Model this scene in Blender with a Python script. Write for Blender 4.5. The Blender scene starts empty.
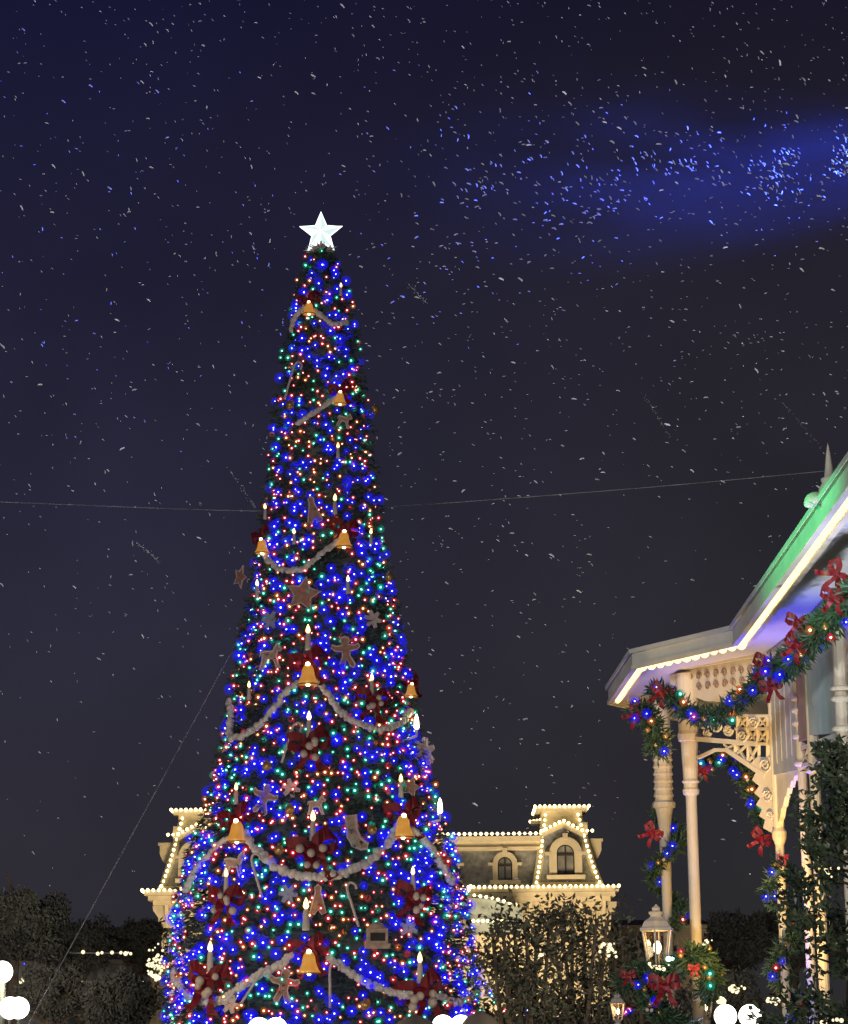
import bpy, math, random
from mathutils import Vector, Matrix, noise
random.seed(7)
R = math.radians
sc = bpy.context.scene
col = sc.collection

# ------------------------------------------------------------------ camera
F = 2400.0                       # focal length in photo pixels (848 x 1024)
PITCH = math.atan(548 / F)
ROLL = math.atan(103 / 10700)
EYE = Vector((0, 0, 1.6))
_r0 = Vector((1, 0, 0)); _f = Vector((0, math.cos(PITCH), math.sin(PITCH))); _u0 = Vector((0, -math.sin(PITCH), math.cos(PITCH)))
_R = _r0 * math.cos(ROLL) - _u0 * math.sin(ROLL)
_U = _r0 * math.sin(ROLL) + _u0 * math.cos(ROLL)
cd = bpy.data.cameras.new('camera'); cam = bpy.data.objects.new('camera', cd); col.objects.link(cam)
cd.sensor_fit = 'VERTICAL'; cd.sensor_height = 36; cd.lens = F / 1024 * 36; cd.clip_start = 0.1; cd.clip_end = 3000
m = Matrix((_R, _U, -_f)).transposed().to_4x4(); m.translation = EYE
cam.matrix_world = m
sc.camera = cam

def ray(px, py):
    return (_f * F + _R * (px - 424) + _U * (512 - py))
def at(px, py, Y):
    d = ray(px, py)
    return EYE + d * (Y / d.y)
def proj(p):
    v = p - EYE; z = v.dot(_f)
    return 424 + v.dot(_R) / z * F, 512 - v.dot(_U) / z * F
def hit(px, py, p0, n):
    d = ray(px, py)
    return EYE + d * ((p0 - EYE).dot(n) / d.dot(n))
def zrow(px, py, Y): return at(px, py, Y).z

# ------------------------------------------------------------------ world and light
w = bpy.data.worlds.new('World'); sc.world = w; w.use_nodes = True
nt = w.node_tree; nt.nodes.clear()
out = nt.nodes.new('ShaderNodeOutputWorld'); bg = nt.nodes.new('ShaderNodeBackground')
tc = nt.nodes.new('ShaderNodeTexCoord'); sep = nt.nodes.new('ShaderNodeSeparateXYZ')
nt.links.new(tc.outputs['Generated'], sep.inputs[0])
mr = nt.nodes.new('ShaderNodeMapRange'); mr.inputs[1].default_value = 0.05; mr.inputs[2].default_value = 0.42
nt.links.new(sep.outputs['Z'], mr.inputs[0])
rl = nt.nodes.new('ShaderNodeValToRGB'); rr = nt.nodes.new('ShaderNodeValToRGB')
rl.color_ramp.elements[0].color = (0.028, 0.026, 0.034, 1); rl.color_ramp.elements[1].color = (0.0085, 0.0085, 0.034, 1)
e = rl.color_ramp.elements.new(0.45); e.color = (0.021, 0.020, 0.040, 1)
rr.color_ramp.elements[0].color = (0.024, 0.023, 0.026, 1); rr.color_ramp.elements[1].color = (0.0095, 0.0085, 0.020, 1)
e = rr.color_ramp.elements.new(0.55); e.color = (0.020, 0.018, 0.026, 1)
nt.links.new(mr.outputs[0], rl.inputs[0]); nt.links.new(mr.outputs[0], rr.inputs[0])
mx_ = nt.nodes.new('ShaderNodeMapRange'); mx_.inputs[1].default_value = -0.12; mx_.inputs[2].default_value = 0.12
nt.links.new(sep.outputs['X'], mx_.inputs[0])
mix = nt.nodes.new('ShaderNodeMixRGB'); nt.links.new(mx_.outputs[0], mix.inputs[0]); nt.links.new(rl.outputs[0], mix.inputs[1]); nt.links.new(rr.outputs[0], mix.inputs[2])
nz = nt.nodes.new('ShaderNodeTexNoise'); nz.inputs['Scale'].default_value = 9; nz.inputs['Detail'].default_value = 5
nt.links.new(tc.outputs['Generated'], nz.inputs['Vector'])
nm = nt.nodes.new('ShaderNodeMapRange'); nm.inputs[1].default_value = 0.3; nm.inputs[2].default_value = 0.7; nm.inputs[3].default_value = 0.85; nm.inputs[4].default_value = 1.15
nt.links.new(nz.outputs[0], nm.inputs[0])
nt.links.new(mix.outputs[0], bg.inputs[0]); nt.links.new(nm.outputs[0], bg.inputs[1]); nt.links.new(bg.outputs[0], out.inputs[0])

def lamp(kind, name, loc, target, color, energy, size=0.3, angle=60, blend=0.5):
    d = bpy.data.lights.new(name, kind); d.color = color; d.energy = energy
    o = bpy.data.objects.new(name, d); col.objects.link(o); o.location = loc
    if kind == 'SPOT': d.spot_size = R(angle); d.spot_blend = blend; d.shadow_soft_size = size
    elif kind == 'AREA': d.size = size
    else: d.shadow_soft_size = size
    if target is not None:
        o.rotation_euler = (Vector(target) - Vector(loc)).to_track_quat('-Z', 'Y').to_euler()
    return o
# unseen fill spots added behind the viewer to light snow, tree and pavilion
lamp('SPOT', 'front_fill', (-14, -6, 5), (-1, 40, 11), (0.93, 0.94, 1.0), 16000, 0.8, 60, 0.6)
lamp('SPOT', 'front_fill', (5, -8, 4), (3, 26, 8), (1.0, 0.86, 0.68), 4600, 0.8, 56, 0.6)
# coloured show lights
lamp('SPOT', 'blue_beam', at(1100, 140, 35), at(380, 215, 37), (0.03, 0.07, 1.0), 44000, 0.3, 34, 1.0)
lamp('SPOT', 'blue_uplight', (3.36, 22.9, 1.2), (3.30, 22.3, 5.6), (0.05, 0.05, 1.0), 950, 0.12, 46, 0.8)
lamp('SPOT', 'blue_uplight', (3.40, 17.4, 1.2), (3.34, 17.6, 5.6), (0.06, 0.08, 1.0), 420, 0.12, 34, 0.8)
lamp('SPOT', 'blue_uplight', (2.30, 26.0, 1.2), (2.32, 25.8, 5.6), (0.08, 0.08, 1.0), 380, 0.12, 40, 0.8)
lamp('SPOT', 'lavender_uplight', (2.85, 24.35, 1.2), (2.85, 24.25, 5.6), (0.55, 0.48, 1.0), 230, 0.12, 60, 0.8)
lamp('SPOT', 'white_uplight', (3.36, 19.4, 1.2), (3.42, 19.4, 5.6), (0.80, 0.86, 1.0), 620, 0.12, 60, 0.8)
lamp('SPOT', 'white_uplight', (3.36, 16.6, 1.2), (3.44, 17.2, 5.6), (0.80, 0.88, 1.0), 620, 0.12, 60, 0.8)
lamp('SPOT', 'pavilion_fill', (3.45, 23.1, 1.2), (2.72, 26.6, 3.75), (1.0, 0.60, 0.16), 420, 0.2, 28, 0.8)  # unseen spot added to turn the far left column yellow
lamp('SPOT', 'green_uplight', (-5.0, 15.0, 5.45), (3.1, 18.8, 5.62), (0.03, 1.0, 0.32), 3600, 0.2, 30, 0.8).scale = (1, .27, 1)
lamp('SPOT', 'teal_uplight', (-1.5, 17.0, 1.4), (3.68, 21.9, 4.95), (0.10, 1.0, 0.62), 420, 0.15, 9, 0.6)
# added warm spots to yellow the pavilion, fills on foliage, station front floods
lamp('SPOT', 'pavilion_fill', (2.6, 20.4, 1.2), (3.15, 25.0, 4.35), (1.0, 0.62, 0.20), 1150, 0.3, 36, 0.8)
lamp('SPOT', 'pavilion_fill', (2.6, 21.0, 1.3), (3.7, 22.9, 3.9), (1.0, 0.64, 0.20), 420, 0.3, 52, 0.8)
lamp('SPOT', 'foliage_fill', (-9, 42, 2.5), (-17, 64, 5), (1.0, 0.88, 0.72), 6500, 0.5, 75, 0.8)  # unseen spots added to lift the dark trees and bush
lamp('SPOT', 'foliage_fill', (-8, 66, 2.5), (-11, 88, 5), (1.0, 0.88, 0.72), 2600, 0.5, 80, 0.8)
lamp('SPOT', 'foliage_fill', (5.5, 34, 2.5), (9, 58, 5), (1.0, 0.88, 0.72), 2200, 0.5, 70, 0.8)
lamp('SPOT', 'foliage_fill', (-1.5, 7.5, 2.2), (3.0, 13, 2.6), (1.0, 0.92, 0.78), 95, 0.2, 34, 0.9)  # added fill on the holly bush
lamp('AREA', 'station_flood', (4, 99, 1.0), (2, 112, 8), (1.0, 0.78, 0.48), 3300, 6)
lamp('AREA', 'station_flood', (-9, 99, 1.0), (-9, 112, 8), (1.0, 0.78, 0.48), 2000, 4)
sc.view_settings.view_transform = 'Standard'; sc.view_settings.look = 'None'
sc.view_settings.exposure = 0; sc.view_settings.gamma = 1
sc.cycles.use_denoising = True
sc.cycles.max_bounces = 5; sc.cycles.transparent_max_bounces = 12; sc.cycles.diffuse_bounces = 2
sc.cycles.volume_bounces = 0
sc.cycles.sample_clamp_indirect = 4

# ------------------------------------------------------------------ materials
M = {}
def mat(name, c, rough=0.6, metal=0.0, vary=0.25, scale=6.0, bump=0.0, spec=0.4):
    m = bpy.data.materials.new(name); m.use_nodes = True; n = m.node_tree; b = n.nodes['Principled BSDF']
    b.inputs['Roughness'].default_value = rough; b.inputs['Metallic'].default_value = metal
    b.inputs['Specular IOR Level'].default_value = spec
    t = n.nodes.new('ShaderNodeTexCoord'); z = n.nodes.new('ShaderNodeTexNoise'); z.inputs['Scale'].default_value = scale; z.inputs['Detail'].default_value = 4
    n.links.new(t.outputs['Object'], z.inputs['Vector'])
    r = n.nodes.new('ShaderNodeValToRGB')
    r.color_ramp.elements[0].position = 0.3; r.color_ramp.elements[1].position = 0.7
    r.color_ramp.elements[0].color = [x * (1 - vary) for x in c] + [1]; r.color_ramp.elements[1].color = [min(1, x * (1 + vary)) for x in c] + [1]
    n.links.new(z.outputs[0], r.inputs[0]); n.links.new(r.outputs[0], b.inputs['Base Color'])
    if bump:
        bp = n.nodes.new('ShaderNodeBump'); bp.inputs['Strength'].default_value = bump; bp.inputs['Distance'].default_value = 0.02
        n.links.new(z.outputs[0], bp.inputs['Height']); n.links.new(bp.outputs[0], b.inputs['Normal'])
    M[name] = m; return m
def leafmat(name, c, c2, scale=3.0, rough=0.6):
    m = mat(name, c, rough, 0, 0.3, scale)
    n = m.node_tree; r = [x for x in n.nodes if x.type == 'VALTORGB'][0]
    r.color_ramp.elements[0].color = list(c) + [1]; r.color_ramp.elements[1].color = list(c2) + [1]
    return m
def emis(name, c, s):
    m = bpy.data.materials.new(name); m.use_nodes = True; n = m.node_tree; n.nodes.clear()
    o = n.nodes.new('ShaderNodeOutputMaterial'); e = n.nodes.new('ShaderNodeEmission')
    e.inputs[0].default_value = list(c) + [1]; e.inputs[1].default_value = s; n.links.new(e.outputs[0], o.inputs[0])
    M[name] = m; return m
def shell(name, c, s, op):
    m = emis(name, c, s); n = m.node_tree
    o = [x for x in n.nodes if x.type == 'OUTPUT_MATERIAL'][0]; e = [x for x in n.nodes if x.type == 'EMISSION'][0]
    t = n.nodes.new('ShaderNodeBsdfTransparent'); x = n.nodes.new('ShaderNodeMixShader'); x.inputs[0].default_value = op
    n.links.new(t.outputs[0], x.inputs[1]); n.links.new(e.outputs[0], x.inputs[2]); n.links.new(x.outputs[0], o.inputs[0])
    return m
mat('cream', (0.62, 0.56, 0.44), 0.55, 0, 0.12, 3, 0.1)
mat('cream_bright', (0.70, 0.62, 0.46), 0.5, 0, 0.10, 4, 0.1)
mat('soffit', (0.62, 0.60, 0.56), 0.7, 0, 0.10, 1.5)
mat('fascia_paint', (0.66, 0.63, 0.52), 0.45, 0, 0.12, 2.5, 0.1)
mat('panel_paint', (0.42, 0.44, 0.40), 0.5, 0, 0.15, 4, 0.1)
mat('brown_panel', (0.30, 0.20, 0.15), 0.6, 0, 0.2, 4)
mat('roof_tin', (0.24, 0.27, 0.25), 0.5, 0.2, 0.3, 2)
mat('station_wall', (0.60, 0.51, 0.34), 0.7, 0, 0.12, 1.2, 0.1)
mat('station_trim', (0.62, 0.53, 0.36), 0.6, 0, 0.12, 2, 0.1)
mat('slate', (0.26, 0.26, 0.25), 0.7, 0, 0.35, 5, 0.5)
mat('window_sash', (0.035, 0.03, 0.025), 0.5)
mat('curtain_glass', (0.24, 0.23, 0.21), 0.25, 0, 0.3, 3)
mat('ground', (0.10, 0.085, 0.075), 0.8, 0, 0.3, 0.6, 0.2)
mat('bark', (0.10, 0.075, 0.055), 0.9, 0, 0.4, 8, 0.6)
leafmat('fir_needles', (0.03, 0.06, 0.035), (0.13, 0.17, 0.12), 2.5)
leafmat('garland_needles', (0.025, 0.06, 0.03), (0.10, 0.17, 0.08), 20)
leafmat('oak_leaves', (0.05, 0.05, 0.042), (0.12, 0.118, 0.098), 0.6)
leafmat('myrtle_leaves', (0.035, 0.04, 0.028), (0.12, 0.12, 0.085), 2.0)
leafmat('holly_leaves', (0.04, 0.075, 0.045), (0.15, 0.20, 0.13), 5, 0.30)
mat('red_ribbon', (0.26, 0.010, 0.018), 0.45, 0, 0.35, 14, 0.2)
mat('tree_ribbon', (0.20, 0.008, 0.014), 0.55, 0, 0.5, 9, 0.3)
mat('popcorn', (0.90, 0.76, 0.66), 0.8, 0, 0.25, 6, 0.3)
mat('icing', (0.74, 0.60, 0.56), 0.6, 0, 0.12, 9)
mat('gingerbread', (0.46, 0.24, 0.17), 0.7, 0, 0.25, 9)
mat('blue_icing', (0.40, 0.42, 0.62), 0.6, 0, 0.15, 9)
mat('candle_wax', (0.72, 0.62, 0.50), 0.5, 0, 0.1, 4)
mat('cream_berry', (0.62, 0.50, 0.40), 0.5, 0, 0.15, 5)
mat('gold_bauble', (0.60, 0.36, 0.12), 0.3, 0.6, 0.2, 5)
mat('red_bauble', (0.45, 0.03, 0.03), 0.25, 0.2, 0.2, 5)
mat('toy_paint', (0.55, 0.38, 0.28), 0.5, 0, 0.3, 8)
mat('black_paint', (0.02, 0.02, 0.02), 0.5)
mat('cable_steel', (0.62, 0.60, 0.62), 0.5, 0, 0.4, 2)
mat('green_wire', (0.015, 0.03, 0.015), 0.6)
mat('flake_foam', (0.86, 0.87, 0.90), 0.8, 0, 0.1, 30)
mat('streak_foam', (0.70, 0.70, 0.72), 0.9, 0, 0.3, 30)
mat('lantern_paint', (0.66, 0.58, 0.46), 0.5, 0, 0.12, 6)
mat('lamp_iron', (0.06, 0.07, 0.06), 0.5, 0.3)
mat('awning_stone', (0.26, 0.22, 0.17), 0.8, 0, 0.2, 2)
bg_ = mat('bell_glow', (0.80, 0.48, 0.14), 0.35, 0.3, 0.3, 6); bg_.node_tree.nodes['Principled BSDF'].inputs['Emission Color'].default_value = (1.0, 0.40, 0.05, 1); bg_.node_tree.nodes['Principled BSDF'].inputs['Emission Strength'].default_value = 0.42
emis('flame', (1.0, 0.62, 0.20), 5.0)
emis('flame_hot', (1.0, 0.86, 0.55), 9.0)
emis('warm_bulb', (1.0, 0.78, 0.36), 5.0)
emis('eave_bulb', (1.0, 0.74, 0.32), 2.6)
emis('globe_white', (1.0, 0.95, 0.82), 7.0)
emis('fairy_white', (1.0, 0.84, 0.50), 1.7)
emis('star_white', (0.88, 1.0, 0.96), 2.2)
emis('star_edge', (0.76, 0.98, 0.95), 0.95)
gp = bpy.data.materials.new('lantern_glass'); gp.use_nodes = True; n_ = gp.node_tree; n_.nodes.clear()
o_ = n_.nodes.new('ShaderNodeOutputMaterial'); t_ = n_.nodes.new('ShaderNodeBsdfTransparent'); g_ = n_.nodes.new('ShaderNodeBsdfGlossy'); x_ = n_.nodes.new('ShaderNodeMixShader')
g_.inputs['Roughness'].default_value = 0.1; x_.inputs[0].default_value = 0.15; t_.inputs[0].default_value = (0.9, 0.82, 0.7, 1)
n_.links.new(t_.outputs[0], x_.inputs[1]); n_.links.new(g_.outputs[0], x_.inputs[2]); n_.links.new(x_.outputs[0], o_.inputs[0]); M['lantern_glass'] = gp
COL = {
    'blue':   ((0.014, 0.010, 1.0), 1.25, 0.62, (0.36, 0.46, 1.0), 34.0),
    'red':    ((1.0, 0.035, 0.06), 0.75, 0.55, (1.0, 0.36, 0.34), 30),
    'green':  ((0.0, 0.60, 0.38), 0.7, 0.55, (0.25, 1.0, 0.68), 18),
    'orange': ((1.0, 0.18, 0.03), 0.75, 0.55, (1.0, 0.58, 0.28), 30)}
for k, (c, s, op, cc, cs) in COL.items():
    shell('shell_' + k, c, s, op); emis('core_' + k, cc, cs); shell('halo_' + k, c, s * .9, .15 if k == 'blue' else .15).cycles.emission_sampling = 'NONE'  # last one: faint glow halo added round each bulb to imitate bloom

# ------------------------------------------------------------------ mesh helpers
class MB:
    def __init__(s): s.v = []; s.f = []; s.mi = []
    def face(s, pts, mi=0):
        b = len(s.v); s.v += [Vector(p) for p in pts]; s.f.append(tuple(range(b, b + len(pts)))); s.mi.append(mi)
    def box(s, c, d, mi=0, rz=0, mat=None):
        c = Vector(c); b = len(s.v); rot = Matrix.Rotation(rz, 3, 'Z') if mat is None else mat
        for x in (-1, 1):
            for y in (-1, 1):
                for z in (-1, 1): s.v.append(c + rot @ Vector((x * d[0] / 2, y * d[1] / 2, z * d[2] / 2)))
        for q in ((0, 1, 3, 2), (4, 6, 7, 5), (0, 4, 5, 1), (2, 3, 7, 6), (0, 2, 6, 4), (1, 5, 7, 3)):
            s.f.append(tuple(b + i for i in q)); s.mi.append(mi)
    def beam(s, a, b_, wd, h, mi=0):
        a = Vector(a); b_ = Vector(b_); d = b_ - a; L = d.length; d.normalize()
        up = Vector((0, 0, 1)) if abs(d.z) < 0.95 else Vector((0, 1, 0))
        sd = d.cross(up).normalized(); u = sd.cross(d).normalized()
        s.box((a + b_) / 2, (L, wd, h), mi, mat=Matrix((d, sd, u)).transposed())
    def prism(s, pts, ext, mi=0, mi2=None):
        ext = Vector(ext); n = len(pts); b = len(s.v)
        s.v += [Vector(p) for p in pts] + [Vector(p) + ext for p in pts]
        s.f.append(tuple(range(b, b + n))); s.mi.append(mi)
        s.f.append(tuple(range(b + 2 * n - 1, b + n - 1, -1))); s.mi.append(mi)
        for i in range(n):
            j = (i + 1) % n; s.f.append((b + i, b + n + i, b + n + j, b + j)); s.mi.append(mi if mi2 is None else mi2)
    def tube(s, pts, r, seg=6, mi=0, close=False):
        pts = [Vector(p) for p in pts]; n = len(pts); b = len(s.v); rs = r if isinstance(r, (list, tuple)) else [r] * n
        for i, p in enumerate(pts):
            t = (pts[(i + 1) % n] - pts[i - 1]) if close else (pts[min(i + 1, n - 1)] - pts[max(i - 1, 0)])
            if t.length < 1e-9: t = Vector((0, 0, 1))
            t.normalize(); a = Vector((0, 0, 1)) if abs(t.z) < 0.9 else Vector((0, 1, 0))
            x = t.cross(a).normalized(); y = t.cross(x)
            for k in range(seg):
                th = 2 * math.pi * k / seg; s.v.append(p + (x * math.cos(th) + y * math.sin(th)) * rs[i])
        for i in range(n if close else n - 1):
            j = (i + 1) % n
            for k in range(seg):
                k2 = (k + 1) % seg; s.f.append((b + i * seg + k, b + i * seg + k2, b + j * seg + k2, b + j * seg + k)); s.mi.append(mi)
        if not close:
            s.f.append(tuple(b + k for k in range(seg))[::-1]); s.mi.append(mi)
            s.f.append(tuple(b + (n - 1) * seg + k for k in range(seg))); s.mi.append(mi)
    def lathe(s, c, prof, seg=12, mi=0, rot0=0, axis=None):
        c = Vector(c); b = len(s.v); n = len(prof)
        for (z, r) in prof:
            for k in range(seg):
                th = rot0 + 2 * math.pi * k / seg; p = Vector((r * math.cos(th), r * math.sin(th), z))
                s.v.append(c + (axis @ p if axis else p))
        for i in range(n - 1):
            for k in range(seg):
                k2 = (k + 1) % seg; s.f.append((b + i * seg + k, b + i * seg + k2, b + (i + 1) * seg + k2, b + (i + 1) * seg + k)); s.mi.append(mi)
        s.f.append(tuple(b + k for k in range(seg))[::-1]); s.mi.append(mi)
        s.f.append(tuple(b + (n - 1) * seg + k for k in range(seg))); s.mi.append(mi)
    def ball(s, c, r, seg=8, rings=6, mi=0, sc3=(1, 1, 1)):
        prof = [(-math.cos(math.pi * i / rings) * r * sc3[2], max(1e-4, math.sin(math.pi * i / rings) * r * sc3[0])) for i in range(rings + 1)]
        s.lathe(c, prof, seg, mi)
    def mesh(s, name, mats, smooth=False):
        me = bpy.data.meshes.new(name); me.from_pydata([tuple(v) for v in s.v], [], s.f); me.update()
        for mm in (mats if isinstance(mats, (list, tuple)) else [mats]): me.materials.append(M[mm])
        if any(s.mi): me.polygons.foreach_set('material_index', s.mi)
        if smooth: me.polygons.foreach_set('use_smooth', [True] * len(me.polygons))
        return me
    def build(s, name, mats, parent=None, smooth=False, origin=None):
        o = bpy.data.objects.new(name, None if False else s.mesh(name, mats, smooth)); col.objects.link(o)
        if parent is not None:
            o.parent = parent; o.matrix_parent_inverse = parent_inv(parent)
        return o
def parent_inv(p):
    q = Matrix.Translation(p.location) @ p.rotation_euler.to_matrix().to_4x4() @ Matrix.Diagonal((*p.scale, 1))
    if p.parent: return Matrix.Identity(4)
    return q.inverted()
def tag(o, label=None, cat=None, group=None, kind=None):
    if label: o['label'] = label
    if cat: o['category'] = cat
    if group: o['group'] = group
    if kind: o['kind'] = kind
    return o
def thing(name, loc, label, cat, group=None):
    o = bpy.data.objects.new(name, None); col.objects.link(o); o.location = loc; o.empty_display_size = 0.1
    return tag(o, label, cat, group)
def obj(name, me, parent=None, loc=(0, 0, 0), rot=None, scale=None):
    """object from a shared mesh, placed in the local space of its thing"""
    o = bpy.data.objects.new(name, me); col.objects.link(o); o.location = loc
    if rot is not None: o.rotation_euler = rot
    if scale is not None: o.scale = scale if hasattr(scale, '__len__') else (scale,) * 3
    if parent is not None: o.parent = parent
    return o
def lerp_path(pts, n, sag=None):
    """smooth Catmull-Rom through points"""
    P = [Vector(p) for p in pts]; P = [P[0] * 2 - P[1]] + P + [P[-1] * 2 - P[-2]]
    out = []; segs = len(P) - 3
    for i in range(n + 1):
        t = i / n * segs; k = min(int(t), segs - 1); u = t - k
        a, b, c, d = P[k:k + 4]
        out.append(0.5 * ((2 * b) + (c - a) * u + (2 * a - 5 * b + 4 * c - d) * u * u + (-a + 3 * b - 3 * c + d) * u ** 3))
    return out
def rdir():
    while True:
        v = Vector((random.uniform(-1, 1), random.uniform(-1, 1), random.uniform(-1, 1)))
        if 0.05 < v.length < 1: return v.normalized()
def leaf(mb, p, L, wd, d=None, mi=0):
    d = d or rdir(); a = rdir(); s = d.cross(a)
    if s.length < 1e-3: return
    s.normalize(); s *= wd / 2; nrm = s.cross(d).normalized() * L * 0.12
    mb.face([p, p + d * L * 0.5 + s + nrm, p + d * L], mi); mb.face([p, p + d * L, p + d * L * 0.5 - s + nrm], mi)

# ------------------------------------------------------------------ ground
g = MB(); g.face([(-900, -200, 0), (900, -200, 0), (900, 1800, 0), (-900, 1800, 0)])
tag(g.build('ground', 'ground'), kind='structure')
pv = MB(); pv.face([(-14, 4, .004), (14, 4, .004), (14, 98, .004), (-14, 98, .004)])
mat('paving', (0.16, 0.10, 0.085), 0.75, 0, 0.25, 1.5, 0.3)
tag(pv.build('pavement', 'paving'), kind='structure')

# ------------------------------------------------------------------ bulb meshes
def bulb_mesh(k, r):
    b = MB(); b.lathe((0, 0, 0), [(-r, r * .05), (-r * .8, r * .6), (-r * .2, r), (r * .4, r * .85), (r * .95, r * .4), (r * 1.15, r * .3)], 8, 0)
    b.ball((0, 0, -r * .1), r * (.26 if k == 'blue' else .42), 6, 4, 1); b.ball((0, 0, -r * .1), r * (2.15 if k == 'blue' else 1.7), 10, 6, 2)  # outermost ball is the added glow halo, no part of the bulb
    return b.mesh('bulb_' + k, ['shell_' + k, 'core_' + k, 'halo_' + k], True)
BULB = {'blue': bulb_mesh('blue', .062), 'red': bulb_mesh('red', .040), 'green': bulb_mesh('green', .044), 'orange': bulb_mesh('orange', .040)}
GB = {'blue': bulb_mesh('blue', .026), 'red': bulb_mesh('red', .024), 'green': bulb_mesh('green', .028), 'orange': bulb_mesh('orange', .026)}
def pick():
    return random.choices(['blue', 'red', 'green', 'orange'], [23, 33, 27, 17])[0]

# ------------------------------------------------------------------ station building
BY = 110.0
def sx(px, py=850): return at(px, py, BY).x
def sz(py, px=540): return at(px, py, BY).z
def S(px, py, dy=0.0):
    p = at(px, py, BY); return Vector((p.x, BY + dy, p.z))
st = thing('station_building', (sx(380), BY + 4, 0), 'long cream building with two mansard towers outlined in warm bulbs behind the tree', 'building')
zc = sz(893); zr = sz(850); zt = sz(836)      # cornice, top of slates, top of entablature
xl, xr = sx(163), sx(606)
b = MB(); b.box(((xl + xr) / 2, BY + 4.5, zc / 2 - .01), (xr - xl, 9, zc - .02))
for px in list(range(172, 605, 14)):
    if px % 28 == 4: b.box((sx(px), BY - .06, zc - 1.1), (.16, .12, 2.0))
b.build('wall', 'station_wall', st)
# wall arches between brackets (lower storey, right end shows)
for px in range(486, 610, 24):
    a = MB(); c = S(px, 915); pts = []
    for i in range(13):
        th = math.pi * i / 12; pts.append(c + Vector((-.42 * math.cos(th), 0, .35 * math.sin(th))))
    a.tube([p + Vector((0, -.03, 0)) for p in pts], .06, 6); a.build('arch_moulding', 'station_trim', st)
# cornice: projecting slab with stepped fascia
b = MB(); x0, x1 = sx(147, 893), sx(617, 890)
b.box(((x0 + x1) / 2, BY + 4, zc + .10), (x1 - x0, 10.2, .22)); b.box(((x0 + x1) / 2, BY + 4, zc - .12), (x1 - x0 - .3, 9.8, .2)); b.box(((x0 + x1) / 2, BY + 4, zc - .32), (x1 - x0 - .7, 9.3, .2))
b.build('cornice', 'station_trim', st)
for px in (168, 180, 192, 480, 505, 530, 555, 580, 603):
    k = MB(); x = sx(px, 900); k.prism([(x - .08, BY - .02, zc - .42), (x - .08, BY - .62, zc - .42), (x - .08, BY - .5, zc - .7), (x - .08, BY - .2, zc - .95), (x - .08, BY - .02, zc - 1.5)], (.16, 0, 0))
    k.build('bracket', 'station_trim', st)
for sgn, xe in ((-1, xl), (1, xr)):
    k = MB(); k.prism([(xe - sgn * .05, BY - .1, zc - .42), (xe + sgn * .42, BY - .1, zc - .42), (xe + sgn * .40, BY - .1, zc - .62), (xe + sgn * .16, BY - .1, zc - .95), (xe + sgn * .10, BY - .1, zc - 1.7), (xe - sgn * .05, BY - .1, zc - 1.7)], (0, .3, 0))
    k.build('bracket', 'station_trim', st)
# slated mansard between the towers
def front_frustum(mb, xa, xb, z0, z1, y0, y1, lean=0, depth=7, mi=0):
    A = [(xa, y0, z0), (xb, y0, z0), (xb - lean, y1, z1), (xa + lean, y1, z1)]
    B = [(p[0], y0 + depth - (p[1] - y0), p[2]) for p in A]
    mb.face(A, mi); mb.face(B[::-1], mi); mb.face([A[1], B[1], B[2], A[2]], mi); mb.face([A[0], A[3], B[3], B[0]], mi); mb.face([A[3], A[2], B[2], B[3]], mi)
b = MB(); front_frustum(b, sx(200), sx(541), zc + .21, zr, BY, BY + .35); b.build('mansard_roof', 'slate', st)
b = MB(); b.box((sx(370), BY + 3.5, (zr + zt) / 2), (sx(541) - sx(200), 7.0, zt - zr)); b.box((sx(370), BY + 3.4, zt - .12), (sx(541) - sx(200), 7.5, .2)); b.box((sx(370), BY + 3.45, zr + .1), (sx(541) - sx(200), 7.25, .1))
b.build('entablature', 'station_trim', st)
b = MB(); b.box((sx(370), BY + .0, zc + .35), (sx(541) - sx(200), .3, .2)); b.build('roof_curb', 'roof_tin', st)
def arch_pts(cx, zb, zh, hw, n=10):
    pts = [(cx - hw, zb), (cx - hw, zh)]
    for i in range(1, n): th = math.pi * i / n; pts.append((cx - hw * math.cos(th), zh + hw * math.sin(th)))
    return pts + [(cx + hw, zh), (cx + hw, zb)]
def window(cx, zb, ztop, hw, y, trim):
    zh = ztop - hw
    fr = MB(); o = arch_pts(cx, zb, zh, hw + trim); i_ = arch_pts(cx, zb, zh, hw)
    for k in range(len(o) - 1):
        fr.prism([(o[k][0], y, o[k][1]), (o[k + 1][0], y, o[k + 1][1]), (i_[k + 1][0], y, i_[k + 1][1]), (i_[k][0], y, i_[k][1])], (0, .3, 0))
    fr.box((cx, y + .1, zb - .09), (2 * (hw + trim) + .25, .5, .18))
    for s_ in (-1, 1): fr.box((cx + s_ * (hw + trim + .07), y + .1, zh), (.26, .3, .13))
    fr.box((cx, y + .05, zh + hw + trim + .02), (.22, .35, .26))
    wn = fr.build('window', 'station_trim', st)
    pn = MB(); p = arch_pts(cx, zb, zh, hw); pn.prism([(x, y + .22, z) for x, z in p], (0, .05, 0)); q = pn.build('pane', 'curtain_glass'); q.parent = wn
    sh = MB(); sh.tube([(x, y + .19, z) for x, z in p], .05, 4); sh.beam((cx, y + .19, zb), (cx, y + .19, zh + hw), .07, .07); sh.beam((cx - hw, y + .18, zh - .05), (cx + hw, y + .18, zh - .05), .07, .10); sh.beam((cx - hw, y + .18, zb + .04), (cx + hw, y + .18, zb + .04), .07, .09)
    q = sh.build('sash', 'window_sash'); q.parent = wn
for px in (505, 447, 388, 330, 272): window(sx(px, 868), sz(880), sz(856.5), .33, BY - .12, .24)
rowstrings = []
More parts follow.
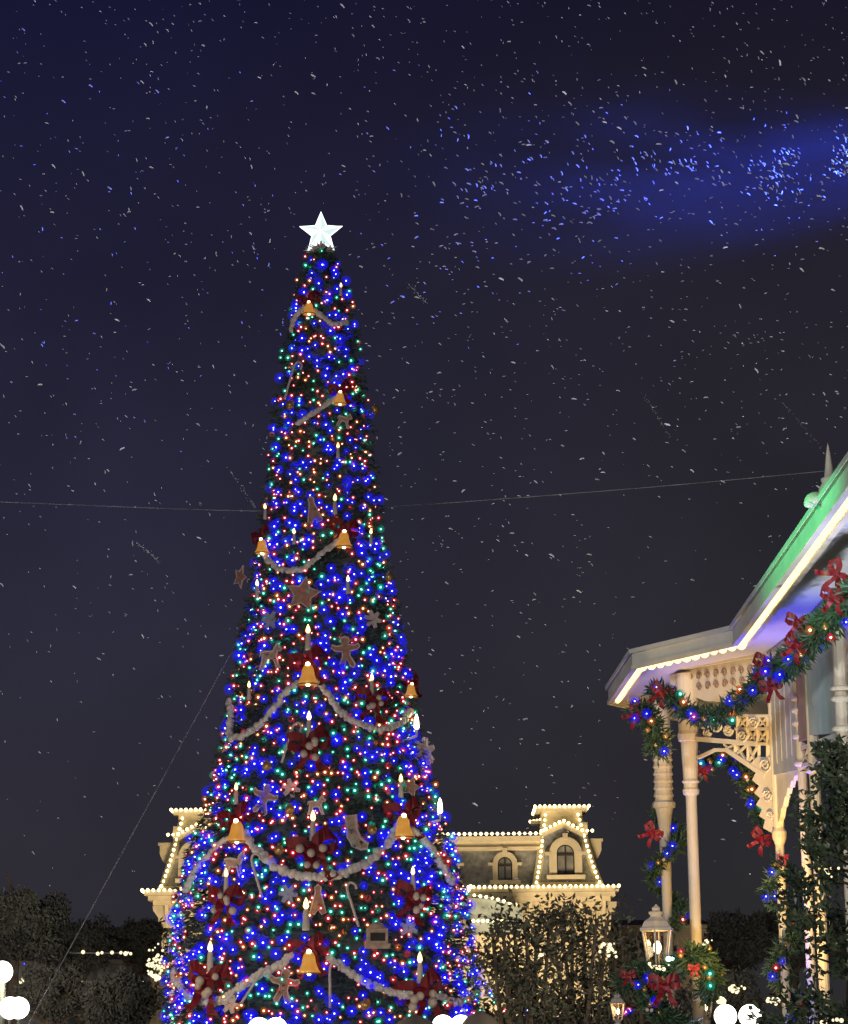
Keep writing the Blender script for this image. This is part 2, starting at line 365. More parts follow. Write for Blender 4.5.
def tower(s_, cxp, lab):
    """one mansard tower; s_ is the outward side"""
    inn = -s_
    # photo columns of the right tower; the left one is its mirror about the building's middle
    mir = (lambda px: px) if s_ > 0 else (lambda px: 2 * 380.5 - px)
    X = lambda px: sx(mir(px), 850)
    ztop = sz(815)
    ya, yb = BY - .35, BY + .25
    mb = MB(); nn = 8; xa0, xb0, xa1, xb1 = X(534), X(600), X(546), X(579)
    prev = None
    for i in range(nn + 1):
        t = i / nn; q = t ** .8; z = zc + .21 + (ztop - zc - .21) * t
        y = ya + (yb - ya) * q; xa = xa0 + (xa1 - xa0) * q; xb = xb0 + (xb1 - xb0) * q
        ring = [Vector((xa, y, z)), Vector((xb, y, z)), Vector((xb, 2 * BY + 3 - y, z)), Vector((xa, 2 * BY + 3 - y, z))]
        if prev:
            for k in range(4): mb.face([prev[k], prev[(k + 1) % 4], ring[(k + 1) % 4], ring[k]])
        prev = ring
    tr = mb.build('tower_roof', 'slate', st)
    # corner ribs
    for side in (0, 1):
        rb = MB(); pts = []
        for i in range(nn + 1):
            t = i / nn; q = t ** .8; z = zc + .21 + (ztop - zc - .21) * t
            pts.append(Vector(((xa0 + (xa1 - xa0) * q) if side == 0 else (xb0 + (xb1 - xb0) * q), ya + (yb - ya) * q - .03, z)))
        rb.tube(pts, .17, 4); rb.build('corner_rib', 'station_trim', st)
        rowstrings.append((f'curved string of warm bulbs up the {"inner" if side == (0 if s_>0 else 0) else "outer"} corner of the {lab} tower', [p + Vector((0, -.26, 0)) for p in pts], .235))
    # plinth + entablature under the cap + cap
    c = MB(); xm = (xa0 + xb0) / 2; c.box((xm, BY + 1.5, zc + .33), (abs(xb0 - xa0) + .1, 4.0, .22)); c.build('plinth', 'station_trim', st)
    xm = (xa1 + xb1) / 2; wd = abs(xb1 - xa1)
    c = MB(); c.box((xm, BY + 1.5, sz(821)), (wd + .1, 2.9, .62)); c.box((xm, BY + 1.5, sz(813.5)), (wd + .35, 3.1, .22)); c.box((xm, BY + 1.5, sz(809)), (wd + .8, 3.6, .22))
    c.build('tower_cap', 'station_trim', st)
    zb = sz(807); ycap = BY - .32
    xo = wd / 2 + .48
    rowstrings.append((f'row of warm bulbs along the top edge of the {lab} tower', [(xm - xo, ycap - .05, zb), (xm + xo, ycap - .05, zb)], .215))
    for q in (-1, 1):
        rowstrings.append((f'short bulb row on the {"left" if q < 0 else "right"} return of the {lab} tower cap', [(xm + q * (xo - .02), ycap + .1, zb - .02), (xm + q * (xo - .05), ycap + 3.4, zb - .02)], .3))
    # pediment over the window
    pk = Vector((X(563), BY - .45, sz(823))); e1 = Vector((X(541), BY - .45, sz(833.5))); e2 = Vector((X(583), BY - .45, sz(833.5)))
    pd = MB(); up = Vector((0, 0, .14)); pd.prism([e1, pk, e2, e2 - up * 1.6, pk - up * 1.8, e1 - up * 1.6], (0, .5, 0)); pd.build('pediment', 'station_trim', st)
    gb = MB(); gb.prism([e1 + Vector((.1 * s_, .08, -.1)), pk + Vector((0, .08, -.12)), e2 + Vector((-.1 * s_, .08, -.1)), Vector((X(581), BY - .37, sz(884))), Vector((X(546), BY - .37, sz(884)))], (0, .4, 0)); gb.build('dormer_face', 'slate', st)
    off = Vector((0, -.08, .06))
    rowstrings.append((f'gable shaped string of warm bulbs over the window of the {lab} tower', [e1 + off, pk + off, e2 + off, Vector((X(592), BY - .45, sz(833.5))) + off], .215))
    rowstrings.append((f'short bulb string on the ledge at the inner side of the {lab} tower', [(X(532), BY + 1.2, sz(819)), (X(545), BY + .6, sz(818))], .2))
    ld = MB(); ld.box(((X(532) + X(545)) / 2, BY + 1.0, sz(821)), (abs(X(545) - X(532)), .8, .16)); ld.build('side_ledge', 'station_trim', st)
    ld = MB(); ld.box(((X(586) + X(579)) / 2, BY + .3, sz(829)), (.5, .8, .55)); ld.build('side_ledge', 'station_trim', st)
    window(X(564.5), sz(876.5), sz(846), .40, BY - .78, .34)
    # scrolled chimney block outside the tower
    ch = MB(); x = X(594.5); d_ = s_
    ch.prism([(x - d_ * .25, BY + .3, sz(866)), (x - d_ * .0, BY + .3, sz(862)), (x + d_ * .22, BY + .3, sz(856)), (x + d_ * .34, BY + .3, sz(850)), (x + d_ * .34, BY + .3, sz(842)), (x + d_ * .42, BY + .3, sz(841)), (x + d_ * .42, BY + .3, sz(838.5)), (x - d_ * .3, BY + .3, sz(838.5)), (x - d_ * .3, BY + .3, sz(866))], (0, .9, 0))
    ch.build('chimney', 'station_wall', st)
tower(1, 563, 'right'); tower(-1, 198, 'left')
rowstrings.append(('long row of warm bulbs along the upper roof edge between tree and right tower', [(sx(437, 836), BY - .35, sz(834)), (sx(541, 834), BY - .35, sz(834))], .245))
rowstrings.append(('long row of warm bulbs along the cornice right of the tree', [(sx(452, 890), BY - 1.12, zc + .22), (sx(617, 890), BY - 1.12, zc + .22)], .235))
rowstrings.append(('row of warm bulbs along the cornice left of the tree', [(sx(145, 893), BY - 1.12, zc + .22), (sx(222, 893), BY - 1.12, zc + .22)], .235))
for q, xx in (('left', sx(145, 893)), ('right', sx(617, 890))):
    rowstrings.append((f'bulb row on the {q} end return of the cornice', [(xx, BY - 1.0, zc + .2), (xx, BY + 4, zc + .2)], .5))
# curved porch roof below the cornice
b = MB(); pts = [S(466, 902, -3), S(485, 903, -3), S(505, 907, -3), S(520, 912, -3)]
low = [S(520, 935, -3), S(466, 935, -3)]
b.prism(pts + low, (0, 3, 0)); b.build('porch_roof', 'roof_tin', st)
rowstrings.append(('short sloping bulb string on the porch roof under the cornice', [S(473, 900, -3.2), S(490, 902.5, -3.2), S(513, 909, -3.2)], .235))
rowstrings.append(('short bulb string on the porch edge low beside the tree', [S(472, 925, -3.3), S(500, 925, -3.3)], .2))
rowstrings.append(('steep bulb string hanging off the cornice beside the tree', [S(470, 889, -1.7), S(466.5, 896, -3.0)], .10))

wb = MB(); wb.lathe((0, 0, 0), [(-.075, .01), (-.055, .05), (0, .072), (.055, .05), (.075, .01)], 8); WB = wb.mesh('bulb', 'warm_bulb', True)
def string_of(name, label, cat, group, path, spacing, me, jitter=0.0, wire_r=.012, wire='cable_steel', scale=1.0, maxn=100):
    path = [Vector(p) for p in path]; o = thing(name, path[0], label, cat, group)
    w_ = MB(); w_.tube([p - path[0] for p in path], wire_r, 4); obj('cable', w_.mesh('cable', wire), o)
    L = [0]
    for a, b_ in zip(path, path[1:]): L.append(L[-1] + (b_ - a).length)
    n = max(2, min(maxn, int(L[-1] / spacing) + 1))
    for i in range(n):
        s_ = L[-1] * i / (n - 1); k = 0
        while k < len(L) - 2 and L[k + 1] < s_: k += 1
        u = (s_ - L[k]) / max(1e-6, L[k + 1] - L[k]); p = path[k].lerp(path[k + 1], u)
        mm = me if not callable(me) else me()
        obj('bulb', mm, o, p - path[0] + rdir() * jitter, rot=(random.uniform(-.4, .4), random.uniform(-.4, .4), 0), scale=scale * random.uniform(.85, 1.12))
    return o
for lab, pts, sp in rowstrings:
    string_of('light_string', lab, 'light string', 'bulb strings outlining the station building', pts, sp, WB, scale=.98)

# ------------------------------------------------------------------ the big christmas tree
TY = 52.0
TX = at(321.5, 640, TY).x
PROF = [(251, 8), (258, 14), (300, 26), (350, 34), (400, 42), (450, 47), (500, 53), (550, 60), (600, 69), (650, 80), (700, 88), (730, 93), (800, 109), (850, 127), (900, 140), (950, 148), (1000, 151), (1060, 155), (1100, 151)]
PZ = [(at(321.5, y, TY).z, h * (at(321.5, y, TY) - EYE).dot(_f) / F) for y, h in PROF]
def TR(z):
    for (za, ra), (zb_, rb) in zip(PZ, PZ[1:]):
        if zb_ <= z <= za: return rb + (ra - rb) * (z - zb_) / (za - zb_)
    return 0.1 if z > PZ[0][0] else PZ[-1][1]
ZT, ZB = PZ[0][0], 0.9
tree = thing('christmas_tree', (TX, TY, 0), 'towering dark green fir covered in coloured lights with a white star on top', 'christmas tree')
b = MB(); b.lathe((TX, TY, 0), [(0, .28), (6, .2), (14, .12), (ZT, .05)], 10); b.build('trunk', 'bark', tree)
b = MB(); nz_ = 40
b.lathe((TX, TY, 0), [(ZB + (ZT - ZB) * i / nz_, max(.03, TR(ZB + (ZT - ZB) * i / nz_) * .80 * (1 + .06 * math.sin(i * 2.1)))) for i in range(nz_ + 1)], 26)
for _ in range(17000):
    u = random.random(); z = ZB + (ZT - ZB) * (1 - math.sqrt(u)) if random.random() < .75 else random.uniform(ZB, ZT)
    th = random.uniform(R(-125), R(125)); r = TR(z); rr_ = r * random.uniform(.78, .96)
    base = Vector((TX + rr_ * math.sin(th), TY - rr_ * math.cos(th), z))
    o = Vector((math.sin(th), -math.cos(th), random.uniform(-.5, .25))) + rdir() * .35; o.normalize()
    L = random.uniform(.12, .30) * (0.6 + .4 * min(1, r / 2))
    sd = o.cross(Vector((0, 0, 1))).normalized()
    for q in (-1, -.4, .4, 1):
        d = (o + sd * q * .75 + Vector((0, 0, random.uniform(-.2, .2)))).normalized(); wv = o.cross(rdir()) * .022
        b.face([base + wv, base - wv, base + d * L])
b.build('crown', 'fir_needles', tree)

def surf(px, py, outw=0.08):
    Y = TY
    for _ in range(8):
        p = at(px, py, Y); dx = p.x - TX; r = TR(p.z) + outw; Y = TY - math.sqrt(max(r * r - dx * dx, 0.0))
    return at(px, py, Y)
# --- light strings wound round the tree
z = ZT - .12; rows = []; cur = []; cnt = 0; phase = 0
def tpos(z, th, extra=0): r = TR(z) + extra; return Vector((TX + r * math.sin(th), TY - r * math.cos(th), z))
sidx = 0
ORD = ['first', 'second', 'third', 'fourth', 'fifth', 'sixth', 'seventh', 'eighth', 'ninth', 'tenth', 'eleventh', 'twelfth', 'thirteenth', 'fourteenth', 'fifteenth', 'sixteenth', 'seventeenth', 'eighteenth', 'nineteenth', 'twentieth', 'twenty-first', 'twenty-second', 'twenty-third', 'twenty-fourth', 'twenty-fifth', 'twenty-sixth', 'twenty-seventh', 'twenty-eighth', 'twenty-ninth', 'thirtieth'] + ['thirty-' + x for x in ('first', 'second', 'third', 'fourth', 'fifth', 'sixth', 'seventh', 'eighth', 'ninth')] + ['fortieth'] + ['forty-' + x for x in ('first', 'second', 'third', 'fourth', 'fifth')]
flip = 1; allrows = []
while z > 1.55:
    r = max(.15, TR(z)); step = .225 if z > 8 else .235
    n = max(5, int(r * R(210) / (.142 if z < 14 else .14)))
    row = []
    for i in range(n):
        th = flip * (R(-105) + R(210) * (i + random.uniform(-.45, .45)) / n); zz = z + random.uniform(-.13, .13)
        gap = noise.noise(Vector((th * r * 1.1, zz * 1.1, 3)))
        if random.random() > .42 + .58 * max(0, math.cos(th)) ** .7 or gap < -.42: continue
        row.append((zz, th, random.uniform(-.16, .13) if r < 2.2 else random.uniform(-.12, .2)))
    allrows.append(row)
    flip = -flip; z -= step
batch = []
def flush():
    global sidx, batch
    if not batch: return
    o = thing('light_string', (TX, TY, batch[0][0]), f'string of coloured bulbs wound round the tree, {ORD[sidx]} string down from the star', 'light string', 'coloured light strings round the big tree')
    w_ = MB(); w_.tube([tpos(z, t, min(0, e) - .05) - o.location for z, t, e in batch], .008, 3); obj('cable', w_.mesh('cable', 'green_wire'), o)
    for z_, t, e in batch:
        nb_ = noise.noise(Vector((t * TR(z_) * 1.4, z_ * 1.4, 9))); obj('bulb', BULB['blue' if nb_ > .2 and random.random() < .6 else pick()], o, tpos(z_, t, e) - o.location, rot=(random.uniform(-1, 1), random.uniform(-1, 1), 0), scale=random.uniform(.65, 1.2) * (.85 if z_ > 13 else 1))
    sidx += 1; batch = []
for row in allrows:
    if len(batch) + len(row) > 98: flush()
    batch += row
flush()

# --- star topper
sp = at(321, 233, TY - .1); s_r = 21.5 * (sp - EYE).dot(_f) / F
star = thing('tree_star', sp, 'glowing white five pointed star on the tip of the tree', 'star')
def star_pts(r, ri=.42, n=5, ph=math.pi / 2): return [Vector((r * (1 if i % 2 == 0 else ri) * math.cos(ph + math.pi * i / n), 0, r * (1 if i % 2 == 0 else ri) * math.sin(ph + math.pi * i / n))) for i in range(2 * n)]
b = MB(); P = star_pts(s_r); c0 = Vector((0, -.16, 0)); c1 = Vector((0, .16, 0))
for i in range(10):
    b.face([c0, P[i], P[(i + 1) % 10]], i % 2); b.face([c1, P[(i + 1) % 10], P[i]], i % 2)
obj('star_body', b.mesh('star_body', ['star_white', 'star_edge']), star)
b = MB(); P2 = star_pts(s_r * 1.02)
b.tube([p for p in P2], .022, 5, close=True)
obj('star_rim', b.mesh('star_rim', 'star_white'), star)
b = MB(); b.tube([(0, 0, -s_r * .4), (0, 0, -s_r - .35)], .04, 6); obj('mount', b.mesh('mount', 'cable_steel'), star)
b = MB()
for i in range(46):
    th = random.uniform(0, 6.28); leaf(b, Vector((0, 0, -s_r * .95)) + Vector((math.cos(th), math.sin(th), 0)) * .05, random.uniform(.2, .42), .05, Vector((math.cos(th), math.sin(th), random.uniform(-.1, .7))).normalized())
obj('tinsel_collar', b.mesh('tinsel_collar', 'popcorn'), star)

# --- ornament meshes (facing -Y, local space)
def bow_mesh(s=1.0):
    b = MB()
    for sg in (-1, 1):
        pts = [Vector((sg * x, y, z)) * s for x, y, z in ((0, -.03, 0), (.13, -.07, .10), (.27, -.06, .13), (.33, 0, .04), (.26, .05, -.05), (.12, .04, -.03), (0, .0, 0))]
        pa = lerp_path(pts, 14)
        for a, c in zip(pa, pa[1:]):
            w1 = Vector((0, 0, .075 * s)); b.face([a - w1, c - w1, c + w1, a + w1])
        tl = lerp_path([Vector((0, -.04, 0)) * s, Vector((sg * .08, -.08, -.16)) * s, Vector((sg * .14, -.05, -.32)) * s, Vector((sg * .22, -.09, -.46)) * s], 8)
        for a, c in zip(tl, tl[1:]):
            w1 = Vector((.06 * s, 0, 0)); b.face([a - w1, a + w1, c + w1, c - w1])
    b.ball((0, -.06 * s, 0), .06 * s, 8, 6)
    return b
b = bow_mesh()
for v in b.v: v += Vector((noise.noise(v * 8), noise.noise(v * 8 + Vector((5, 5, 5))), noise.noise(v * 8 + Vector((9, 1, 3))))) * .05
BOW = b.mesh('bow', 'red_ribbon')
b = bow_mesh()
for v in b.v: v += Vector((noise.noise(v * 7), noise.noise(v * 7 + Vector((5, 5, 5))), noise.noise(v * 7 + Vector((9, 1, 3))))) * .09
TBOW = b.mesh('bow', 'tree_ribbon')
b = MB(); b.lathe((0, 0, 0), [(-.20, .20), (-.19, .215), (-.13, .17), (-.02, .13), (.10, .11), (.17, .07), (.19, .02)], 14); BELL = b.mesh('bell_body', 'bell_glow', True)
b = MB(); b.tube([(math.cos(t) * .2, math.sin(t) * .2, -.2) for t in [i * 6.283 / 14 for i in range(14)]], .02, 5, close=True); RIM = b.mesh('bell_rim', 'gold_bauble', True)
b = MB(); b.ball((0, 0, -.2), .042, 8, 6); CLAP = b.mesh('clapper', 'flame_hot', True)
b = MB(); b.lathe((0, 0, 0), [(0, .055), (.02, .06), (.28, .045), (.33, .03)], 8); CANDLE = b.mesh('candle_stick', 'candle_wax', True)
b = MB(); b.lathe((0, 0, .33), [(0, .02), (.04, .045), (.10, .035), (.17, .006)], 8); FLAME = b.mesh('flame', 'flame', True)
b = MB(); b.ball((0, 0, 0), .075, 8, 6); BERRY = b.mesh('berry', 'cream_berry', True)
b = MB(); b.ball((0, 0, 0), .11, 10, 8); b.lathe((0, 0, .1), [(0, .03), (.04, .03)], 8); GOLD = b.mesh('bauble', 'gold_bauble', True)
def cutout(outline, body, icing, scale, th=.05, ir=.022, name='cookie'):
    pts = [Vector((x * scale, 0, z * scale)) for x, z in outline]
    b = MB(); b.prism(pts, (0, th, 0)); body_m = b.mesh(name, body)
    i = MB(); i.tube([p + Vector((0, -.004, 0)) for p in pts], ir, 5, close=True); ic = i.mesh('icing', icing)
    return body_m, ic
ging = [(0, .5), (.11, .46), (.14, .34), (.08, .24), (.3, .2), (.42, .26), (.46, .16), (.36, .06), (.13, .03), (.12, -.12), (.26, -.42), (.2, -.5), (.1, -.46), (0, -.2), (-.1, -.46), (-.2, -.5), (-.26, -.42), (-.12, -.12), (-.13, .03), (-.36, .06), (-.46, .16), (-.42, .26), (-.3, .2), (-.08, .24), (-.14, .34), (-.11, .46)]
GING = cutout(ging, 'gingerbread', 'icing', .85, name='gingerbread_body')
STARC = cutout([(p.x, p.z) for p in star_pts(.5, .5)], 'gingerbread', 'icing', .82, name='star_body')
stock = [(-.16, .5), (.14, .5), (.12, .1), (.2, -.16), (.4, -.34), (.36, -.48), (.18, -.48), (-.06, -.36), (-.16, -.12)]
STOCK = cutout(stock, 'toy_paint', 'icing', .82, name='stocking_body', ir=.03)
snow = []
for i in range(12): th = math.pi * i / 6; r_ = .5 if i % 2 == 0 else .27; snow += [(r_ * math.cos(th - .13), r_ * math.sin(th - .13)), (r_ * math.cos(th + .13), r_ * math.sin(th + .13))]
SNOWC = cutout(snow, 'icing', 'icing', .42, name='snowflake_body', ir=.015)
SNOWB = cutout(snow, 'blue_icing', 'blue_icing', .42, name='snowflake_body', ir=.015)
horse = [(-.42, -.5), (-.34, -.2), (-.3, .08), (-.44, .02), (-.4, .16), (-.22, .2), (.12, .18), (.2, .34), (.34, .5), (.38, .36), (.5, .26), (.44, .18), (.32, .2), (.26, -.02), (.3, -.2), (.42, -.5), (.3, -.48), (.14, -.1), (-.14, -.1), (-.28, -.48)]
HORSE = cutout(horse, 'toy_paint', 'icing', .62, name='horse_body', ir=.028)
cane = MB(); cane.tube(lerp_path([(0, 0, -.45), (0, 0, 0), (0, 0, .32), (.08, 0, .44), (.18, 0, .38), (.18, 0, .28)], 18), .028, 6); CANE = cane.mesh('candy_cane', 'icing', True)
tri = [(0, .5), (.1, .4), (.08, .25), (.26, -.4), (.12, -.46), (0, -.3), (-.12, -.46), (-.26, -.4), (-.08, .25), (-.1, .4)]
DOLL = cutout(tri, 'gingerbread', 'icing', .8, name='doll_body', ir=.02)
def placed(name, px, py, label, cat, group=None, outw=.16, rz=None):
    p = surf(px, py, outw); o = thing(name, p, label, cat, group)
    a = math.atan2(p.x - TX, TY - p.y); o.rotation_euler = (0, 0, a * .6)
    return o
def cookie(name, px, py, kit, label, cat, tilt=0, s=1, group=None):
    o = placed(name, px, py, label, cat, group, .14); s *= .92; o.scale = (s, s, s); o.rotation_euler[1] = tilt
    bd_ = obj(kit[0].name.split('.')[0], kit[0], o); obj('icing', kit[1], bd_)
    return o
bells = [(309, 308, .8, 'glowing orange bell nearest the star'), (340, 398, .8, 'glowing bell high on the tree below the uppermost bell'), (262, 546, .9, 'glowing bell at the left edge of the tree at mid height'), (344, 539, 1.0, 'glowing bell at the right end of the narrow upper garland swag'),
         (308, 674, 1.25, 'large glowing gold bell in the middle where two garlands meet'), (411, 690, .8, 'orange bell at the right edge of the tree above the tall white candle'), (237, 831, 1.25, 'glowing gold bell at the left end of the widest garland'), (403, 826, 1.3, 'glowing gold bell at the right end of the widest garland'), (309, 962, 1.25, 'glowing gold bell lowest on the tree under a red bow')]
bls = ['red bow over the topmost bell', 'red bow over the second bell from the star', 'red bow over the bell at the left edge at mid height', 'red bow over the bell ending the narrow garland', 'large red bow over the big middle bell', 'red bow over the orange bell at the right edge', 'red bow over the left bell of the widest garland', 'red bow over the right bell of the widest garland', 'red bow over the lowest bell']
for (px, py, s, lab), bl in zip(bells, bls):
    o = placed('bell', px, py, lab, 'bell', 'golden bells on the big tree', .26); s *= .88; o.scale = (s,) * 3
    bb_ = obj('bell_body', BELL, o); obj('bell_rim', RIM, bb_); obj('clapper', CLAP, bb_)
    obj('bulb', CLAP, o, (0, -.05, .40), scale=1.1)
    bw = placed('bow', px, py - 11 * s, bl, 'bow', 'red bows above the bells', .1); bw.scale = (s * 1.1,) * 3
    obj('ribbon', TBOW, bw, rot=(0, random.uniform(-.25, .25), 0))
cand = [(341, 293, .6, 'small candle light at the right edge just below the star'), (338, 455, .7, 'candle light in the upper tree above the narrow garland'), (265, 516, .7, 'candle light at the left edge above the left mid bell'), (294, 541, .7, 'candle light above the lowest dip of the narrow garland'),
        (371, 541, .7, 'candle light at the right edge beside the mid bell'), (335, 510, .9, 'white candle standing over the bell at mid height'), (257, 594, .8, 'candle light at the left edge under the narrow garland'), (348, 590, .8, 'candle light beside the iced star cookie right of the trunk line'),
        (308, 645, 1.1, 'white candle right above the large middle bell'), (372, 690, .9, 'candle over the right hand middle garland'), (309, 732, 1.1, 'white candle with red bow below the large middle bell'), (249, 696, .8, 'candle light over the left middle garland'),
        (236, 800, .9, 'candle above the left bell of the widest garland'), (313, 835, 1.25, 'white candle with red bow over the dip of the widest garland'), (401, 793, 1.0, 'candle above the right bell of the widest garland'), (226, 888, 1.0, 'candle with red bow at the left under the widest garland'),
        (413, 886, 1.0, 'candle with red bow at the right under the widest garland'), (306, 924, 1.3, 'tall white candle above the lowest bell'), (210, 966, 1.25, 'candle with red bow at the lower left of the tree'), (420, 977, 1.25, 'candle with red bow at the lower right of the tree')]
for i, (px, py, s, lab) in enumerate(cand):
    o = placed('candle', px, py, lab, 'candle', 'candle lights on the big tree', .24); o.scale = (s,) * 3
    cs_ = obj('candle_stick', CANDLE, o, (0, 0, -.1)); obj('flame', FLAME, cs_)
    if s >= .9 and py not in (645, 800, 793, 924, 510):
        obj('bow', TBOW, o, (0, 0, -.22), rot=(0, random.uniform(-.4, .4), 0), scale=1.2)
        for q in range(5): obj('berry', BERRY, o, (random.uniform(-.22, .22), -.14, -.3 + random.uniform(-.2, .16)), scale=random.uniform(.8, 1.2))
tall = [(416.5, 722, 'tall bright white candle light at the right edge of the tree'), (440, 806, 'tall bright white candle light standing out right of the tree before the building')]
b = MB(); b.lathe((0, 0, 0), [(-.15, .035), (-.12, .055), (.02, .05), (.10, .035), (.17, .008)], 10); TW = b.mesh('lit_tube', 'flame_hot', True)
for px, py, lab in tall:
    p = at(px, py, TY - 1.0); o = thing('candle', p, lab, 'candle', 'tall white candle lights at the edge of the tree')
    obj('flame', TW, o); b = MB(); b.tube([(0, 0, -.17), (0, 0, -.3), (-.35 if px < 430 else -.55, .1, -.42)], .03, 6); obj('arm', b.mesh('arm', 'cable_steel'), o)
cookie('gingerbread_man', 264, 799, GING, 'gingerbread man ornament left of centre above the widest garland', 'ornament', .35, .8)
cookie('gingerbread_man', 284, 986, GING, 'iced gingerbread man beside the lowest bell', 'ornament', .15, .85)
cookie('gingerbread_man', 346, 652, GING, 'gingerbread man ornament right of the middle bell', 'ornament', -.1, .85)
cookie('cookie_star', 303, 594, STARC, 'iced star cookie under the narrow garland', 'ornament', .2, 1.0)
cookie('cookie_star', 240, 577, STARC, 'star cookie at the left edge under the mid left bell', 'ornament', .5, .7)
cookie('cookie_star', 411, 787, STARC, 'small star cookie beside the candle over the right large bell', 'ornament', .3, .6)
cookie('stocking', 353, 833, STOCK, 'iced stocking ornament above the right half of the widest garland', 'stocking', -.1, .95)
cookie('snowflake_ornament', 373, 619, SNOWC, 'pale snowflake ornament at the right below the mid bell', 'ornament', .2, 1)
cookie('snowflake_ornament', 270, 620, SNOWB, 'bluish snowflake ornament left of the iced star cookie', 'ornament', 0, 1)
cookie('snowflake_ornament', 291, 788, SNOWC, 'pale snowflake ornament right of the upper gingerbread man', 'ornament', .3, 1)
cookie('snowflake_ornament', 288, 894, SNOWB, 'bluish snowflake ornament under the dip of the widest garland', 'ornament', .1, 1)
cookie('snowflake_ornament', 409, 928, SNOWB, 'bluish snowflake ornament at the right below the widest garland', 'ornament', .4, 1)
cookie('snowflake_ornament', 230, 1004, SNOWC, 'pale snowflake ornament at the lower left foot of the tree', 'ornament', .2, 1)
cookie('rocking_horse', 270, 656, HORSE, 'pale horse ornament left of the middle bell', 'ornament', 0, .95)
cookie('rocking_horse', 234, 864, HORSE, 'pale horse ornament below the left large bell', 'ornament', .1, .95)
cookie('rocking_horse', 316, 805, HORSE, 'horse ornament with a pale outline between candle and middle bell', 'ornament', 0, .7)
cookie('rocking_horse', 344, 420, HORSE, 'pale horse ornament high in the tree', 'ornament', .2, .6)
cookie('doll_ornament', 318, 900, DOLL, 'slim doll shaped cookie above the lowest bell', 'ornament', 0, .85)
cookie('doll_ornament', 313, 510, DOLL, 'slim doll shaped cookie above the narrow garland', 'ornament', -.2, .85)
cookie('doll_ornament', 425, 752, SNOWC, 'pale snowflake ornament hanging at the right silhouette below the tall candle', 'ornament', .6, 1.6)
for i, (px, py, a, lab) in enumerate([(288, 742, .3, 'thin candy cane left of the lower middle candle'), (352, 905, -.3, 'candy cane right of the slim doll cookie'), (253, 985, .6, 'candy cane at the lower left garland'), (256, 876, -.3, 'candy cane below the left half of the widest garland'), (290, 380, .3, 'candy cane high at the left edge of the tree'), (330, 985, .0, 'candy cane right of the lowest bell')]):
    o = placed('candy_cane', px, py, lab, 'ornament', 'candy canes on the big tree', .22); o.rotation_euler[1] = a; obj('cane', CANE, o)
for px, py, lab in [(279, 850, 'gold bauble left of the candle over the widest garland'), (267, 766, 'orange bauble at the left below the middle garland'), (290, 787.5 + 22, 'gold bauble beneath the pale snowflake'), (372, 830, 'gold bauble right of the stocking'), (365, 1005, 'gold bauble low on the tree right of the lowest bell'), (389, 577, 'orange bauble at the right edge at mid height'), (290, 405, 'gold bauble high on the left of the tree'), (375, 410, 'gold bauble high on the right of the tree')]:
    o = placed('bauble', px, py, lab, 'bauble', 'gold baubles on the big tree', .2); obj('ball', GOLD, o, scale=.95)
# toy with a dark open mouth
o = placed('toy_ornament', 377, 940, 'brown toy chest ornament with dark opening at the lower right', 'ornament', None, .26)
b = MB(); b.box((0, 0, .08), (.42, .14, .3)); b.box((0, -.02, -.12), (.5, .16, .1)); b.lathe((0, 0, .22), [(0, .2), (.08, .14), (.14, .05)], 10); obj('toy_body', b.mesh('toy_body', 'toy_paint'), o)
b = MB(); b.box((0, -.085, .06), (.3, .02, .16)); obj('opening', b.mesh('opening', 'black_paint'), o)
# loose outer sprigs of the crown that partly cover the ornaments
b = MB()
for _ in range(4200):
    z_ = ZB + (ZT - ZB) * (1 - math.sqrt(random.random())); th = random.uniform(R(-110), R(110)); rr_ = TR(z_) + random.uniform(.0, .12)
    base = tpos(z_, th, rr_ - TR(z_)); o_d = (Vector((math.sin(th), -math.cos(th), -.5)) + rdir() * .9).normalized()
    for q in range(6):
        d = (o_d + rdir() * .5).normalized(); wv = d.cross(rdir()) * .025; b.face([base + wv, base - wv, base + d * random.uniform(.08, .2)])
b.build('outer_sprig', 'fir_needles', tree)
